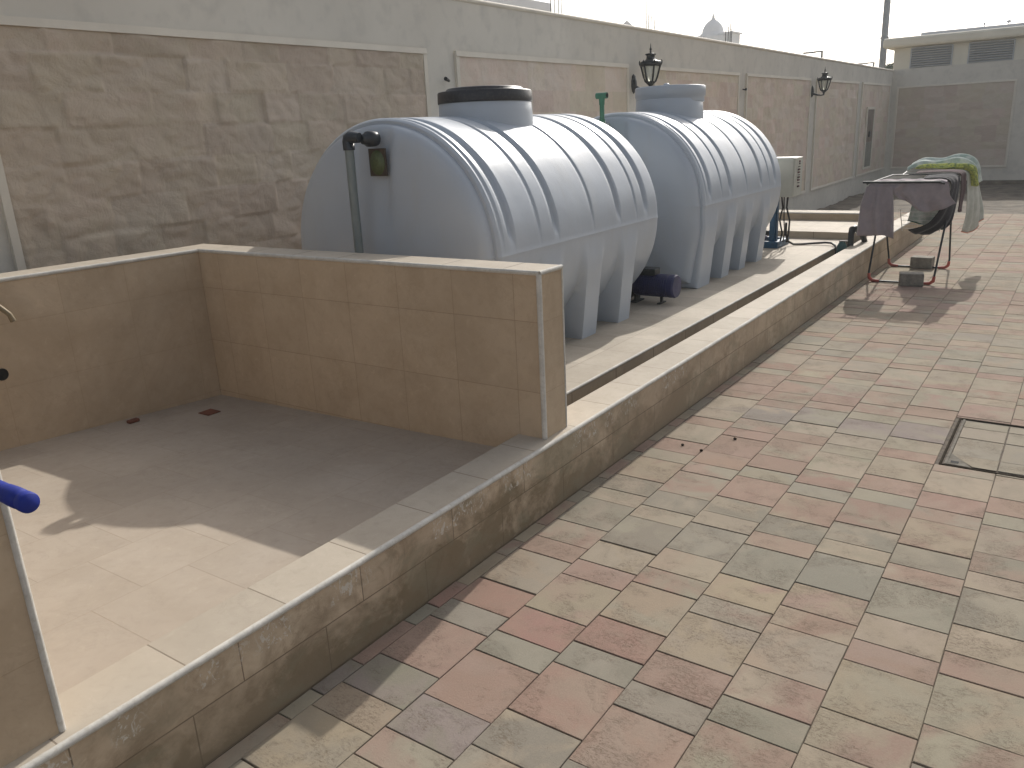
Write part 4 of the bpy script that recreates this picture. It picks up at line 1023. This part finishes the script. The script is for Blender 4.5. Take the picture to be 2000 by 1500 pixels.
def P3(q, z, d=0): return (q.x+dv_.x*d, q.y+dv_.y*d, z)
g.add([P3(L_, -0.62), P3(R2, -0.62), P3(R2, zg(5.98)), P3(A_, zg(6.40)), P3(L_, zg(6.0)), P3(L_, -0.62, 2), P3(R2, -0.62, 2), P3(R2, zg(5.98), 2), P3(A_, zg(6.40), 2), P3(L_, zg(6.0), 2)],
      [(0, 1, 2, 3, 4), (9, 8, 7, 6, 5), (0, 5, 6, 1), (1, 6, 7, 2), (2, 7, 8, 3), (3, 8, 9, 4), (4, 9, 5, 0)])
under(g.build('gable', M_villa, t))
# rebar starter bars
def rebar(name_lab, items, D, basel):
    c = at(items[0][0], 0, D); t = empty('rebar_cluster', (c.x, c.y, -0.62), label=name_lab, cat='rebar', group='steel starter bars of far buildings')
    zb = 1.6+math.tan(R_(basel))*D
    under(MB().box((c.x-0.2, c.y-0.2, -0.62), (c.x+0.2, c.y+0.2, zb-0.3)).build('column', M_villa, t))
    for az, el in items:
        p = at(az, el, D); under(MB().tube([(p.x, p.y, zb-0.5), (p.x+0.015*D/40, p.y, p.z)], 0.020*D/40, 5).build('bar', M_bar, t))
rebar('bundle of steel starter bars over the wall, leftmost of the three bundles', [(31.85, 9.3), (31.62, 8.9), (31.35, 8.6), (31.18, 9.2)], 40, 7.0)
rebar('bundle of steel starter bars just right of the small gable', [(25.72, 7.9), (25.6, 6.7), (25.45, 6.6), (25.22, 6.35)], 45, 5.6)
rebar('bundle of steel starter bars at the right of the dome', [(20.78, 5.5), (20.62, 5.62), (20.5, 5.8), (20.42, 5.5)], 62, 4.6)
# dusty tree tip
p = at(11.15, 0, 35)
t = empty('tree', (p.x, p.y, -0.62), label='small dusty green treetop just showing at the foot of the mast', cat='tree')
g = MB().tube([(p.x, p.y, -0.62), (p.x+0.05, p.y, 1.4), (p.x, p.y, 2.6)], [0.09, 0.07, 0.03], 8)
for q in range(7):
    a = q*0.9; g.tube([(p.x, p.y, 1.5+q*0.12), (p.x+0.4*math.cos(a), p.y+0.4*math.sin(a), 2.3+q*0.12)], [0.03, 0.008], 5)
under(g.build('trunk', M_bark, t))
rr = random.Random(3); g = MB()
for q in range(1500):
    cl = rr.choice([(0, 0, 2.55, 0.45), (0.28, 0.1, 2.75, 0.32), (-0.3, 0, 2.5, 0.35), (0.05, 0.1, 3.12, 0.25), (0.1, -0.2, 2.95, 0.3), (0.4, 0, 2.45, 0.3)])
    d = Vector((rr.gauss(0, 1), rr.gauss(0, 1), rr.gauss(0, 0.8))).normalized()*cl[3]*rr.random()**0.5
    c_ = Vector((p.x+cl[0], p.y+cl[1], cl[2]))+d; a = Vector((rr.gauss(0, 1), rr.gauss(0, 1), rr.gauss(0, 1))).normalized(); b_ = a.orthogonal().normalized()
    s_ = rr.uniform(0.02, 0.045); g.add([c_-a*s_*1.6, c_+b_*s_, c_+a*s_*1.6, c_-b_*s_], [(0, 1, 2, 3)])
under(g.build('crown', M_leaf, t))

# ================================================================ AIR
hz = MB(); hz.box((-420, -60, -2.7), (300, 160, 22))
m_ = bpy.data.materials.new('dusty air'); m_.use_nodes = True; nt_ = m_.node_tree; nt_.nodes.clear()
out = nt_.nodes.new('ShaderNodeOutputMaterial'); pvn = nt_.nodes.new('ShaderNodeVolumePrincipled')
pvn.inputs['Color'].default_value = (0.93, 0.95, 0.95, 1); pvn.inputs['Density'].default_value = 0.0018; pvn.inputs['Anisotropy'].default_value = 0.35
nt_.links.new(pvn.outputs[0], out.inputs['Volume'])
tag(hz.build('haze', m_), kind='stuff')
